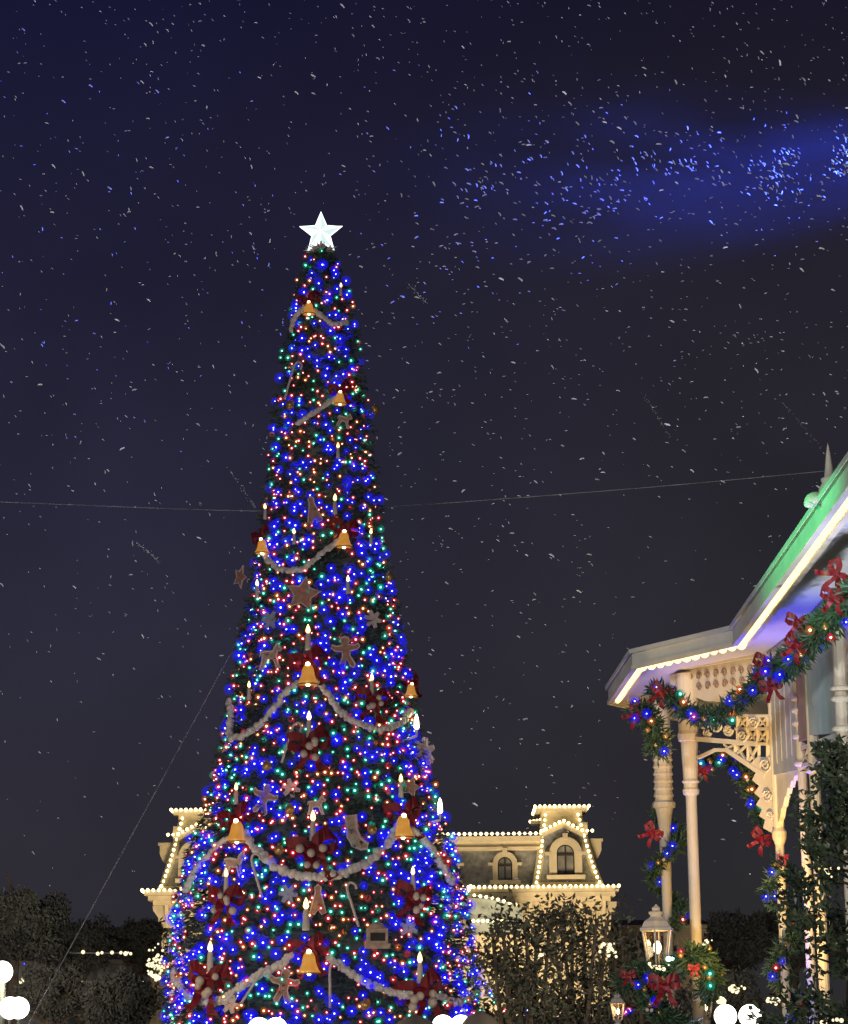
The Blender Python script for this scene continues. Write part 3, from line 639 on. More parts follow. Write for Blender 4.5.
# --- popcorn garlands
gar = [([(291, 331), (293, 320), (299, 312), (307, 306)], 'short popcorn garland curling down left from the top bell', 2.6), ([(311, 308), (322, 316), (334, 324), (347, 322)], 'short popcorn garland running right from the top bell', 2.6),
       ([(297, 424), (312, 414), (325, 405), (337, 398)], 'popcorn garland rising right to the second bell', 2.6), ([(262, 545), (268, 560), (284, 570), (303, 568), (322, 553), (340, 540)], 'narrow popcorn garland swagged between the two mid bells', 2.9),
       ([(231, 739), (246, 734), (262, 722), (275, 707), (288, 690), (306, 679)], 'popcorn garland sweeping down left from the large middle bell', 3.4), ([(311, 678), (325, 690), (338, 709), (355, 722), (378, 729), (398, 725), (411, 712)], 'popcorn garland sweeping down right from the large middle bell', 3.4),
       ([(243, 832), (258, 851), (275, 866), (297, 875), (322, 876), (347, 872), (370, 860), (388, 843), (398, 828)], 'widest popcorn garland swagged between the two large gold bells', 4.2), ([(408, 828), (424, 840), (436, 856), (446, 872), (452, 881)], 'popcorn garland falling right from the right large bell', 3.8),
       ([(231, 836), (217, 846), (203, 861), (192, 876), (186, 890)], 'faint popcorn garland falling left from the left large bell', 3.0), ([(173, 972), (178, 984), (188, 995), (205, 1002), (224, 999), (243, 985), (262, 973), (280, 965), (290, 955)], 'popcorn garland swagged across the lower left of the tree', 3.6),
       ([(330, 957), (345, 969), (362, 980), (382, 989), (402, 995), (413, 993)], 'popcorn garland falling right across the lower right of the tree', 3.6), ([(229, 700), (231, 715), (229, 730), (231, 739)], 'short popcorn garland at the left edge by the middle', 3.2), ([(437, 995), (452, 1001), (468, 1000), (478, 990)], 'short popcorn garland at the lower right edge', 3.0)]
for pxs, lab, rp in gar:
    pts = [surf(x, y, .13) for x, y in pxs]; path = lerp_path(pts, len(pts) * 9)
    o = thing('popcorn_garland', path[0], lab, 'garland', 'popcorn garlands on the big tree')
    b = MB(); r0 = rp * .0215
    for i, p in enumerate(path):
        b.ball(p - path[0] + rdir() * r0 * .35, r0 * random.uniform(.75, 1.15), 6, 4)
        if i % 2: b.ball(p - path[0] + rdir() * r0 * .8, r0 * random.uniform(.45, .7), 6, 4)
    obj('popcorn_string', b.mesh('popcorn_string', 'popcorn', True), o)

# ------------------------------------------------------------------ bandstand pavilion on the right
ZE = 1.6 + 4.0                                       # eave height (bulb line)
def eave(px, py):                                    # meet the photo ray with the eave plane
    d = ray(px, py); return EYE + d * ((ZE - EYE.z) / d.z)
P1 = eave(637, 664); P2 = eave(738, 641)
P0 = eave(613, 699)
DE = (P2 - P1).normalized(); NIN = Vector((-DE.y, DE.x, 0)); L45 = (P2 - P1).length
Lx = P0.y - P1.y
P3 = Vector((P2.x - .02, 11.5, ZE))
Pm = P0 + Vector((DE.x, -DE.y, 0)) * 2.4
RIGHT = P2.x + 5.0
pav = thing('bandstand', (P2.x + 2, 20, 0), 'cream bandstand pavilion with bulb lined eave, carved brackets and turned columns', 'bandstand')
outl = [Pm, P0, P1, P2, P3, Vector((RIGHT, 11.5, ZE)), Vector((RIGHT, Pm.y, ZE))]
b = MB(); b.prism([p + Vector((0, 0, .02)) for p in outl], (0, 0, .04)); b.build('soffit', 'soffit', pav)
def off_edge(a, c, dist, dz):                        # shift an edge outward (left of travel seen from above is outside here)
    d = (c - a).normalized(); n = Vector((d.y, -d.x, 0)); return n * dist + Vector((0, 0, dz))
edges = list(zip(outl, outl[1:]))[:4]
# fascia boards as mitred prisms
def mitred(poly, o0, o1, z0, z1):
    """wall following the open polyline between offsets o0..o1 and heights z0..z1"""
    mb = MB(); N = []
    for i, p in enumerate(poly):
        ns = []
        for a, c in ((i - 1, i), (i, i + 1)):
            if a >= 0 and c < len(poly):
                d = (poly[c] - poly[a]).normalized(); ns.append(Vector((d.y, -d.x, 0)))
        n = sum(ns, Vector()) / len(ns); n = n / max(.3, n.length_squared); N.append(n)
    for i in range(len(poly) - 1):
        q = []
        for k in (i, i + 1):
            for o_, z_ in ((o0, z0), (o1, z0), (o1, z1), (o0, z1)): q.append(poly[k] + N[k] * o_ + Vector((0, 0, z_)))
        for a, b_, c, d in ((0, 1, 5, 4), (1, 2, 6, 5), (2, 3, 7, 6), (3, 0, 4, 7)): mb.face([q[a], q[b_], q[c], q[d]])
        if i == 0: mb.face(q[0:4])
        if i == len(poly) - 2: mb.face(q[4:8])
    return mb, N
poly = outl[:5]
# orientation: outside is the side away from the roof middle
test = Vector(((P1 - P0).normalized().y, -(P1 - P0).normalized().x, 0)); SG = 1 if test.x < 0 else -1
for nm, o0, o1, z0, z1, mt in (('fascia', .0, .05, -.05, .105, 'fascia_paint'), ('gutter', .03, .085, .105, .15, 'fascia_paint'), ('eave_lip', -.14, -.09, -.035, .02, 'cream_bright'), ('eave_lip', .05, .065, -.06, -.02, 'cream_bright')):
    mb, NN = mitred(poly, SG * o0, SG * o1, z0, z1); mb.build(nm, mt, pav)
mid = Vector((P2.x + 2.2, 18, ZE + .42))
mid2 = Vector((P2.x + 2.2, 26, ZE + .42))
b = MB(); ro = [p + Vector((0, 0, .12)) for p in outl]
for a, c in zip(ro, ro[1:] + ro[:1]):
    m_ = mid2 if (a.y + c.y) / 2 > P2.y - 1 else mid; b.face([a, c, m_])
b.face([ro[3], mid2, mid]); b.face([ro[-1], mid, mid2]); b.build('roof', 'roof_tin', pav)
# eave bulb rows
eb = MB(); eb.lathe((0, 0, 0), [(-.028, .006), (-.02, .02), (0, .028), (.02, .024), (.03, .012)], 8); EB = eb.mesh('bulb', 'eave_bulb', True)
inner = [p - NN[i] * SG * .045 + Vector((0, 0, -.03)) for i, p in enumerate(poly)]
for a, c, lab, spx in ((inner[1], inner[2], 'short steep bulb row at the far left end of the bandstand eave', .11), (inner[2], inner[3], 'row of round warm bulbs along the front left eave of the bandstand', .135), (inner[3], inner[4], 'long dense bulb row climbing the right hand eave of the bandstand', .125)):
    string_of('light_string', lab, 'light string', 'bulb strings under the bandstand eave', [a.lerp(c, .015), a.lerp(c, .99)], spx, EB, wire='cream_bright', wire_r=.008, scale=1.75 if 'round' in lab else 1.15)
# finials on the roof
def finial(px, ptop, pbot, Y, lab, prof):
    t = at(px, ptop, Y); q = at(px, pbot, Y); h = t.z - q.z
    o = thing('finial', q, lab, 'finial', 'roof finials of the bandstand'); b = MB(); b.lathe((0, 0, 0), [(z * h, r * h) for z, r in prof], 14); obj('spire', b.mesh('spire', 'cream', True), o)
    b = MB(); b.lathe((0, 0, -.35), [(0, .1), (.3, .1), (.36, .05)], 10); obj('base', b.mesh('base', 'cream', True), o)
finial(830.5, 443, 500, 19.5, 'slender pointed cream finial above the green lit eave', [(0, .13), (.05, .17), (.12, .20), (.2, .19), (.3, .13), (.34, .15), (.37, .15), (.4, .09), (.6, .065), (.8, .04), (.95, .015), (1, .003)])
o = thing('roof_scroll', at(818, 503, 17.8), 'low rounded cream scroll ornament peeking over the green lit eave', 'ornament')
b = MB(); pts = lerp_path([(-.08, 0, -.03), (-.06, 0, .02), (-.01, 0, .045), (.06, 0, .05), (.13, 0, .03)], 16); b.tube(pts, [.012 + .035 * math.sin(math.pi * min(1, i / 16 + .15)) for i in range(17)], 10); obj('scroll', b.mesh('scroll', 'cream', True), o)

# columns
def colm(px, py, Y, X=None): p = at(px, py, Y); return p.x
ZD = .9
b = MB(); b.prism([Vector((p.x, p.y, 0)) + Vector((.4 if p.x < RIGHT - 1 else -.4, 0, 0)) for p in outl], (0, 0, ZD)); b.build('deck', 'panel_paint', pav)
AY = 25.3; AX = at(693, 850, AY).x
zA = lambda py: zrow(692, py, AY)
b = MB(); s = AY / F
b.lathe((AX, AY, 0), [(ZD, .10), (ZD + .2, .10), (ZD + .22, .062), (zA(796), .058), (zA(794), .085), (zA(790), .09), (zA(788), .075), (zA(784), .075), (zA(782), .095), (zA(779), .075), (zA(760), .085), (zA(742), .09), (zA(741), .115), (zA(735), .125), (zA(731), .11), (ZE - .02, .115)], 16)
b.build('column', 'cream', pav, smooth=False)
BYc = 27.0; BX = at(664.5, 820, BYc).x; zB = lambda py: zrow(664, py, BYc)
b = MB(); pr = [(ZD, .10), (ZD + .2, .10), (ZD + .22, .052), (zB(900), .055), (zB(830), .065), (zB(815), .085), (zB(809), .10), (zB(807), .13), (zB(803), .13), (zB(801), .10)]
for i in range(9):
    a = 798 - i * 7.2; pr += [(zB(a), .098), (zB(a - 2), .115), (zB(a - 4), .105)]
pr += [(zB(730), .10), (ZE - .02, .10)]
b.lathe((BX, BYc, 0), pr, 14); b.build('column', 'cream_bright', pav)
CY = 24.1; CX = at(782, 900, CY).x; zC = lambda py: zrow(782, py, CY)
b = MB(); b.lathe((CX, CY, 0), [(ZD, .10), (ZD + .2, .10), (ZD + .22, .045), (zC(845), .045), (zC(838), .07), (zC(832), .075), (zC(828), .055), (zC(760), .06), (ZE - .02, .06)], 14); b.build('column', 'cream_bright', pav)
def ridged(x, y, zf, r0, rows, mt='cream_bright'):
    b = MB(); pr = [(ZD, r0 * 1.6), (ZD + .2, r0 * 1.6), (ZD + .22, r0), (zf(rows[0] + 8), r0)]
    for a in rows: pr += [(zf(a + 2), r0 * 1.05), (zf(a), r0 * 1.75), (zf(a - 2), r0 * 1.75), (zf(a - 4), r0 * 1.15)]
    pr.append((ZE - .02, r0)); b.lathe((x, y, 0), pr, 12); b.build('column', mt, pav)
DY = 23.0; DX = at(800, 720, DY).x; ridged(DX, DY, lambda q: zrow(800, q, DY), .045, [765, 738, 725, 712, 700])
ridged(DX + .02, DY - .6, lambda q: zrow(810, q, DY - .6), .05, [772])
EY_ = 20.8; EX = at(841, 690, EY_).x; ridged(EX, EY_, lambda q: zrow(841, q, EY_), .055, [745, 730, 700, 690])
# transom panels between the columns of the right side
def quadp(A, B, C, D, th, mt, nm):
    b = MB(); n = (B - A).cross(D - A).normalized() * th; b.prism([A, B, C, D], n); return b.build(nm, mt, pav)
def panel(xa, ya, xb, yb, z0a, z0b, mt, nm='panel', th=.04):
    quadp(Vector((xa, ya, z0a)), Vector((xb, yb, z0b)), Vector((xb, yb, ZE + .01)), Vector((xa, ya, ZE + .01)), th, mt, nm)
panel(CX, CY, DX, DY, zrow(785, 775, CY), zrow(800, 770, DY), 'panel_paint')
panel(DX + .01, DY, DX + .02, DY - .6, zrow(805, 742, DY), zrow(815, 738, DY - .6), 'brown_panel')
panel(DX + .02, DY - .6, EX, EY_, zrow(820, 735, DY - .6), zrow(838, 733, EY_), 'panel_paint')
# lattice below the panels
def lattice(A, B, h, n, nm='lattice'):
    b = MB(); u = Vector((0, 0, h)); b.beam(A, B, .03, .035); b.beam(A + u, B + u, .03, .035)
    for i in range(n):
        a = A.lerp(B, i / n); c = A.lerp(B, (i + 1) / n); b.beam(a, c + u, .018, .02); b.beam(a + u, c, .018, .02); b.beam(c, c + u, .02, .02)
    return b.build(nm, 'cream_bright', pav)
lattice(Vector((DX, DY, zrow(803, 766, DY))), Vector((EX, EY_, zrow(841, 752, EY_))), .17, 5)
for (xx, yy, px, py) in ((DX + .02, DY - .6, 815, 780), (EX, EY_, 841, 765)):
    b = MB(); z0 = zrow(px, py, yy)
    b.prism([Vector((xx, yy, z0)), Vector((xx, yy + .1, z0 + .06)), Vector((xx, yy + .2, z0 + .2)), Vector((xx, yy + .45, z0 + .27)), Vector((xx, yy + .45, z0 + .3)), Vector((xx, yy, z0 + .3))], (.04, 0, 0)); b.build('bracket', 'cream_bright', pav)
# front arch plane between column A and C
pA = Vector((AX, AY, 0)); pC = Vector((CX, CY, 0)); nAC = Vector((-(pC - pA).y, (pC - pA).x, 0)).normalized()
if nAC.y < 0: nAC = -nAC
Q = lambda px, py, d=0: hit(px, py, pA + nAC * d, nAC)
# frieze panel with arched lower edge under the front left eave
fr0 = P1 + NIN * .78; nF = NIN
FQ = lambda px, py, d=0: hit(px, py, fr0 + nF * d, nF)
top = [FQ(670, 668), FQ(757, 654)]; topz = ZE + .01
fp = [Vector((top[0].x, top[0].y, topz)), Vector((top[1].x, top[1].y, topz))] + [FQ(x, y) for x, y in ((757, 680), (748, 690), (738, 697), (722, 702), (705, 701), (692, 696), (680, 688), (670, 684))]
b = MB(); b.prism(fp, nF * .05); b.build('frieze', 'cream', pav)
b = MB()
for r_, (ys) in enumerate((677, 688)):
    for i in range(8 - 2 * r_):
        x = 690 + r_ * 9 + i * 8.5; y = ys - (x - 690) * .13 + r_ * 0; c = FQ(x, y, -.012)
        t1 = DE
        sg_ = 1 if i % 2 else -1
        b.tube([c + t1 * sg_ * math.cos(k * .55) * (.044 - k * .0024) + Vector((0, 0, math.sin(k * .55) * (.05 - k * .0026))) for k in range(16)], .0085, 5)
        b.tube([c + t1 * .012, c + t1 * .03 + Vector((0, 0, .02)), c + t1 * .045 + Vector((0, 0, -.01))], .005, 4)
b.build('fretwork', 'brown_panel', pav)
b = MB(); b.beam(FQ(662, 672, -.03), FQ(757, 655, -.03), .05, .04); b.build('cornice_rail', 'cream', pav)
# arch: sloping lattice girder from column A down to the bracket on column C
def Qbeam(b, p, q, wd, h): b.beam(Q(*p), Q(*q), wd, h)
b = MB()
Qbeam(b, (697, 739), (757, 744), .05, .05); Qbeam(b, (698, 758), (715, 750), .04, .03); Qbeam(b, (715, 750), (728, 750), .04, .035); Qbeam(b, (728, 750), (766, 776), .05, .05); Qbeam(b, (735, 741), (735, 752), .03, .03)
for x0, x1 in ((724, 736), (736, 748), (748, 759)):
    lo = lambda x: 750 + (x - 728) * .68 if x > 728 else 750
    Qbeam(b, (x0, 744), (x1, lo(x1)), .025, .018); Qbeam(b, (x0, lo(x0)), (x1, 744), .025, .018); Qbeam(b, (x1, 743), (x1, lo(x1)), .03, .02)
b.build('arch_girder', 'cream_bright', pav)
pts = [(779, 757), (779, 830), (770, 832), (763, 828), (765, 820), (759, 816), (762, 809), (756, 805), (760, 798), (754, 793), (759, 786), (752, 780), (756, 772), (748, 766), (757, 757)]
b = MB(); b.prism([Q(x, y, -.02) for x, y in pts], nAC * .06); b.build('bracket', 'cream_bright', pav)
b = MB()
for x in (738, 748, 758, 768, 778): Qbeam(b, (x, 716), (x, 744 if x < 760 else 757), .04, .03)
for y in (716, 729, 744): Qbeam(b, (736, y), (780, y), .04, .03)
for x in (738, 748, 758, 768):
    for y0, y1 in ((716, 729), (729, 744)): Qbeam(b, (x, y0), (x + 10, y1), .022, .016); Qbeam(b, (x, y1), (x + 10, y0), .022, .016)
b.build('lattice', 'cream_bright', pav)
b = MB()
for c, r_ in (((753, 722), 5), ((742, 736), 5), ((765, 765), 6), ((767, 795), 5), ((770, 815), 3.5)):
    b.tube([Q(c[0] + r_ * (1 - k / 22) * math.cos(k * .6), c[1] + r_ * 1.3 * (1 - k / 22) * math.sin(k * .6), -.045) for k in range(20)], .012, 5)
b.build('scroll_relief', 'cream', pav)
b = MB()
for c, r_ in (((704, 722), 6), ((716, 725), 6), ((728, 730), 5), ((707, 733), 4)):
    b.tube([Q(c[0] + r_ * (1 - k / 22) * math.cos(k * .6), c[1] + r_ * 1.2 * (1 - k / 22) * math.sin(k * .6)) for k in range(20)], .014, 5)
Qbeam(b, (698, 714), (734, 716), .04, .03)
b.build('scroll_bracket', 'cream_bright', pav)
# mouldings and scalloped foot on the wall panel beside the middle column
b = MB()
for k in range(1, 5):
    t = k / 5; p = Vector((CX, CY, 0)).lerp(Vector((DX, DY, 0)), t); b.beam(p + Vector((-.03, 0, zrow(790, 766, CY))), p + Vector((-.03, 0, ZE - .02)), .03, .03)
b.build('panel_moulding', 'cream', pav)
b = MB(); za = zrow(788, 776, CY)
fp_ = [Vector((CX - .02, CY, za + .05)), Vector((DX - .02, DY, za + .05))] + [Vector((CX - .02 + (DX - CX) * t, CY + (DY - CY) * t, za - .10 - .25 * (1 - abs(2 * t - 1)) * (.6 + .4 * math.cos(9 * t)) * 0 - (.45 * (1 - t) ** 2) + (.03 if k % 2 else 0))) for k, t in [(k, 1 - k / 14) for k in range(15)]]
b.prism(fp_, (.05, 0, 0)); b.build('bracket', 'cream_bright', pav)
# --- green garlands on the pavilion
def garland(path, rad, nn, lab, bulbs=None, nb=0, bows=(), baub=0, leafL=.10):
    path = lerp_path(path, 60); base = path[0].copy()
    o = thing('garland', base, lab, 'garland', 'green lit garlands on the bandstand'); b = MB()
    for i in range(nn):
        t = random.random() * 59.99; p = path[int(t)].lerp(path[int(t) + 1], t % 1); d = rdir(); rr3 = rad * random.uniform(.1, 1.0)
        leaf(b, p - base + d * rr3 * .7, leafL * random.uniform(.6, 1.3), .02, (d + rdir() * .7).normalized())
    b.tube([p - base for p in path], rad * .35, 6)
    obj('greenery', b.mesh('greenery', 'garland_needles'), o)
    for i in range(nb):
        t = (i + random.random()) / nb * 59.9; p = path[int(t)].lerp(path[int(t) + 1], t % 1); d = rdir(); d.y = -abs(d.y) - .3; d.normalize()
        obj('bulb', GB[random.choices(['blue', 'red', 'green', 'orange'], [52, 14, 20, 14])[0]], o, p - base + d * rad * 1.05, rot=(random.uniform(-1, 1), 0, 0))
    for i in range(baub):
        t = random.random() * 59.9; p = path[int(t)].lerp(path[int(t) + 1], t % 1); d = rdir(); d.y = -abs(d.y) - .3; d.normalize()
        q = obj('bauble', GOLD if i % 3 else BERRY, o, p - base + d * rad, scale=.28)
    return o
ga = lambda px, py, Y: at(px, py, Y)
garland([ga(636, 712, 24.2), ga(648, 715, 24.0), ga(656, 735, 24.1), ga(660, 752, 24.3)], .13, 900, 'bunch of garland hanging at the top of the far left bandstand column', nb=6, baub=3)
garland([ga(655, 690, 23.6), ga(672, 700, 23.3), ga(695, 715, 23.1), ga(718, 716, 22.9), ga(738, 702, 22.7), ga(757, 685, 22.3), ga(768, 668, 22.0)], .10, 1700, 'swagged garland across the front left arch of the bandstand', nb=22, baub=8)
garland([ga(768, 672, 21.9), ga(784, 668, 21.4), ga(802, 650, 20.6), ga(822, 628, 19.8), ga(842, 606, 19.0), ga(862, 590, 18.3)], .15, 2300, 'thick garland with red bows under the right hand eave of the bandstand', nb=26, baub=8)
garland([ga(702, 772, 25.9), ga(710, 761, 25.9), ga(723, 758, 25.9), ga(738, 769, 25.8), ga(748, 784, 25.7), ga(757, 804, 25.6), ga(766, 830, 25.4)], .085, 1300, 'garland hanging behind the arch and falling to the middle column', nb=15, baub=8)
def spiral(cx, cy, z0, z1, r, turns): return [Vector((cx + r * math.sin(t * 6.283 * turns), cy - r * math.cos(t * 6.283 * turns), z0 + (z1 - z0) * t)) for t in [i / 24 for i in range(25)]]
garland(spiral(BX, BYc, zB(930), zB(812), .16, 1.6), .07, 1100, 'garland spiralling round the far left column of the bandstand', nb=9, baub=4)
garland(spiral(CX, CY, zC(1030), zC(865), .12, 2.0), .06, 1200, 'garland spiralling round the middle column of the bandstand', nb=12, baub=6)
def bow(p, s, lab, rz=0, ry=0, grp='red bows on the bandstand'):
    o = thing('bow', p, lab, 'bow', grp); s *= .82; o.scale = (s,) * 3; o.rotation_euler = (0, ry, rz); obj('ribbon', BOW, o); return o
for px, py, Y, s, lab, ry in ((662, 692, 23.3, .42, 'red bow at the left end of the front swag of garland', .5), (638, 714, 24.0, .42, 'red bow on the bunch of garland at the far left column top', .9), (767, 664, 21.6, .48, 'red bow where the front swag meets the thick garland', .3), (771, 686, 21.5, .4, 'dark red ribbon hanging below the bow of the front swag', -.2), (798, 622, 20.2, .40, 'bright red bow on the thick garland below the eave', .2), (797, 645, 20.2, .42, 'red bow low on the thick garland', .5),
                          (837, 574, 18.6, .44, 'bright red bow near the right edge under the eave', 1.2), (834, 596, 18.6, .40, 'red bow just beneath the bow near the right edge', .2), (703, 770, 25.6, .30, 'small red bow at the left foot of the arch garland', .2), (653, 832, 25.8, .42, 'red bow on the spiralling garland of the far left column', .8), (762, 838, 25.2, .45, 'red ribbon hanging from the end of the arch garland', .6), (783, 858, 22.6, .2, 'tiny red bow on the middle column', .1)):
    bow(at(px, py, Y), s, lab, ry=ry)

# ------------------------------------------------------------------ lanterns
def lantern(px, ptop, pbot, Y, lab, grp='white lanterns near the bandstand', post=True):
    t = at(px, ptop, Y); q = at(px, pbot, Y); h = t.z - q.z; o = thing('lantern', q, lab, 'lantern', grp); h_ = h
    b = MB(); b.lathe((0, 0, 0), [(z * h, r * h) for z, r in ((.60, .27), (.64, .27), (.66, .24), (.74, .20), (.80, .11), (.83, .09), (.85, .12), (.88, .12), (.90, .06), (.94, .07), (.97, .03), (1, .005))], 6, rot0=.3); obj('roof', b.mesh('roof', 'lantern_paint'), o)
    b = MB()
    for k in range(6):
        th = .3 + k * math.pi / 3; b.tube([(.15 * h * math.cos(th), .15 * h * math.sin(th), .1 * h), (.23 * h * math.cos(th), .23 * h * math.sin(th), .61 * h)], .016 * h, 4)
    b.lathe((0, 0, 0), [(.0, .06 * h), (.04 * h, .10 * h), (.10 * h, .17 * h)], 6, rot0=.3); obj('frame', b.mesh('frame', 'lantern_paint'), o)
    b = MB(); b.lathe((0, 0, 0), [(.1 * h, .14 * h), (.6 * h, .22 * h)], 6, rot0=.3); obj('glass', b.mesh('glass', 'lantern_glass'), o)
    b = MB(); b.ball((0, 0, .36 * h), .06 * h, 8, 6, sc3=(1, 1, 1.6)); obj('lamp', b.mesh('lamp', 'flame_hot', True), o)
    if post:
        b = MB(); b.lathe((0, 0, -q.z), [(0, .14), (.3, .12), (.5, .06), (q.z, .045)], 10); obj('post', b.mesh('post', 'lantern_paint'), o)
    return o
L1 = lantern(658, 904, 972, 24.6, 'large white lantern with lit lamp beside the front bandstand column')
L2 = lantern(618, 991, 1023, 32, 'small glowing lantern at the bottom left of the bandstand')
L3 = lantern(706, 985, 1020, 25.5, 'small dim lantern behind the front bandstand column at the bottom')
for p, e in ((L1, 2.5), (L2, 2)):
    lamp('POINT', 'lantern_light', (p.location.x, p.location.y - .02, p.location.z + (.33 if p is L1 else .2)), None, (1, .68, .34), e, .04)
gl = garland([ga(622, 985, 24.6), ga(640, 972, 24.5), ga(655, 983, 24.3), ga(672, 972, 24.4), ga(690, 956, 23.3), ga(704, 960, 23.4), ga(712, 978, 23.6), ga(704, 995, 24.0)], .13, 2400, 'thick garland and greenery bunched below the large lantern', nb=5, baub=12)
gl2 = garland([ga(648, 990, 24.4), ga(655, 1005, 24.3), ga(668, 1020, 24.3), ga(690, 1030, 24.5)], .14, 1200, 'lower tuft of greenery with golden bells under the red bow', nb=2, baub=12)
bow(at(664, 984, 23.9), .58, 'large red bow hanging under the white lantern', grp='red bows at the lantern')
bow(at(628, 975, 24.2), .30, 'small red bow left of the large lantern', grp='red bows at the lantern')
bow(at(694, 968, 23.0), .22, 'red ribbon band round the front bandstand column', grp='red bows at the lantern')
cl = MB(); 
def cluster(name, label, cx, cy, Y, w_, h_, n, r, mt, grp=None, colours=None):
    c = at(cx, cy, Y); o = thing(name, c, label, 'fairy lights', grp); k = (c - EYE).dot(_f) / F
    b = MB(); b.ball((0, 0, 0), r, 6, 4); me = b.mesh('bulb', mt, True)
    pts = [Vector((random.gauss(0, .5) * w_ * k / 2, random.uniform(-.3, .3), random.gauss(0, .5) * h_ * k / 2)) for _ in range(n)]
    wv = MB(); wv.tube(pts if len(pts) > 1 else pts + [pts[0] + Vector((.05, 0, 0))], .006, 3); obj('cable', wv.mesh('cable', 'green_wire'), o)
    for p in pts:
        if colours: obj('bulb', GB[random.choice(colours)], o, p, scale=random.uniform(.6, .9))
        else: obj('bulb', me, o, p, scale=random.uniform(.6, 1.3))
cluster('fairy_lights', 'bright white light patch between column and twin globe lamps', 722, 1001, 40, 12, 5, 22, .032, 'fairy_white')
FG = 'white fairy light clusters in the shrubs'
cluster('fairy_lights', 'cluster of white fairy lights at the foot of the large lantern', 656, 967, 24.2, 16, 6, 14, .016, 'fairy_white', FG)
cluster('fairy_lights', 'teal bulb pair at the right foot of the large lantern', 669, 960, 24.1, 5, 5, 3, .02, 'core_green', FG)
cluster('fairy_lights', 'big cluster of white fairy lights beside the left side of the tree', 158, 962, 62, 24, 26, 70, .034, 'fairy_white', FG)
cluster('fairy_lights', 'small white fairy light knot below the big left cluster', 155, 977, 62, 6, 5, 8, .05, 'fairy_white', FG)
cluster('fairy_lights', 'cluster of white fairy lights below the far round lamp at left', 49, 954, 75, 12, 8, 20, .06, 'fairy_white', FG)
cluster('fairy_lights', 'small fairy light cluster left of the myrtle trunk', 540, 957, 48, 6, 8, 9, .034, 'fairy_white', FG)
cluster('fairy_lights', 'bright fairy light cluster in the myrtle leaves left of the lantern', 608, 950, 48, 18, 14, 30, .034, 'fairy_white', FG)
cluster('fairy_lights', 'fairy lights right of the front bandstand column', 706, 942, 30, 9, 6, 11, .014, 'fairy_white', FG)
cluster('fairy_lights', 'yellow fairy light ball above the twin globe lamps', 735, 989, 30, 12, 9, 26, .018, 'fairy_white', FG)
cluster('fairy_lights', 'fairy lights at the foot of the middle bandstand column', 774, 1001, 26, 12, 7, 14, .018, 'fairy_white', FG)
cluster('fairy_lights', 'pair of white lights in the dark holly bush', 829, 872, 12.2, 9, 9, 7, .008, 'fairy_white', FG)
cluster('fairy_lights', 'white light low in the holly bush at the bottom edge', 832, 1021, 12.2, 8, 5, 6, .010, 'fairy_white', FG)
cluster('fairy_lights', 'small group of white lights low at the left by the globe lamps', 24, 980, 60, 5, 3, 4, .05, 'fairy_white', FG)
cluster('fairy_lights', 'tiny white light pair low at the left', 34, 1012, 60, 3, 5, 3, .05, 'fairy_white', FG)
cluster('fairy_lights', 'white light at the bottom edge left of the tree', 129, 1020, 60, 4, 5, 4, .09, 'fairy_white', FG)
cluster('fairy_lights', 'mixed blue and red bulb knot right of the small lantern', 627, 1011, 32, 8, 8, 8, .02, 'fairy_white', FG, ['blue', 'blue', 'red', 'red'])
cluster('fairy_lights', 'lone blue bulb left of the big tree in the dark', 23, 963, 60, 1, 1, 1, .02, 'core_blue', FG, ['blue'])
# rows of lights along far roofs
for lab, xs, y in (('sparse row of white lights along the far left roof, upper row', (11, 83, 97, 102, 112, 120, 125, 128, 131), 953), ('sparse row of white lights along the far left roof, lower row', (60, 69, 72, 81, 102, 105, 114, 117, 119, 131, 132, 144), 982)):
    p0 = at(xs[0], y, 85); o = thing('light_string', p0, lab, 'light string', 'light rows on the far left building')
    w_ = MB(); w_.tube([(0, 0, 0), at(xs[-1], y, 85) - p0], .012, 4); obj('cable', w_.mesh('cable', 'cable_steel'), o)
    b = MB(); b.ball((0, 0, 0), .055, 6, 4); me = b.mesh('bulb', 'fairy_white', True)
    for x in xs: obj('bulb', me, o, at(x + random.uniform(-1, 1), y + random.uniform(-1, 1), 85) - p0, scale=random.uniform(.6, 1.5))
# coloured swag right of the tree's foot
pth = lerp_path([at(484, 985, 50), at(494, 1000, 50), at(505, 1011, 50), at(521, 1012, 50), at(531, 1004, 50), at(536, 994, 50)], 30)
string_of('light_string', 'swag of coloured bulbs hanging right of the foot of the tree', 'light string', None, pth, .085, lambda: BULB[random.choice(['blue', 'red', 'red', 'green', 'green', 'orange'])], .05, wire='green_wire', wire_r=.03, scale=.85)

# globe street lamps
b = MB(); b.ball((0, 0, 0), .205, 18, 12); GLOBE = b.mesh('globe', 'globe_white', True)
def globe_lamp(px, Y, globes, lab, e=300):
    c = at(px, globes[0][1], Y); o = thing('street_lamp', (c.x, c.y, 0), lab, 'street lamp', 'globe street lamps')
    b = MB(); ztop = max(at(x, y, Y + d).z for x, y, d in globes) - .2
    b.lathe((0, 0, 0), [(0, .2), (.3, .18), (.4, .1), (ztop - .5, .06), (ztop - .45, .09), (ztop, .05)], 12); obj('post', b.mesh('post', 'lamp_iron', True), o)
    for x, y, d in globes:
        p = at(x, y, Y + d) - o.location; obj('globe', GLOBE, o, p)
        a = MB(); a.tube(lerp_path([(0, 0, p.z - .45), (p.x * .5, p.y * .5, p.z - .5), (p.x, p.y, p.z - .35), (p.x, p.y, p.z - .19)], 8), .03, 6); obj('arm', a.mesh('arm', 'lamp_iron'), o)
    lamp('POINT', 'street_lamp_light', (c.x, c.y - .5, c.z), None, (1, .8, .5), e, .25)
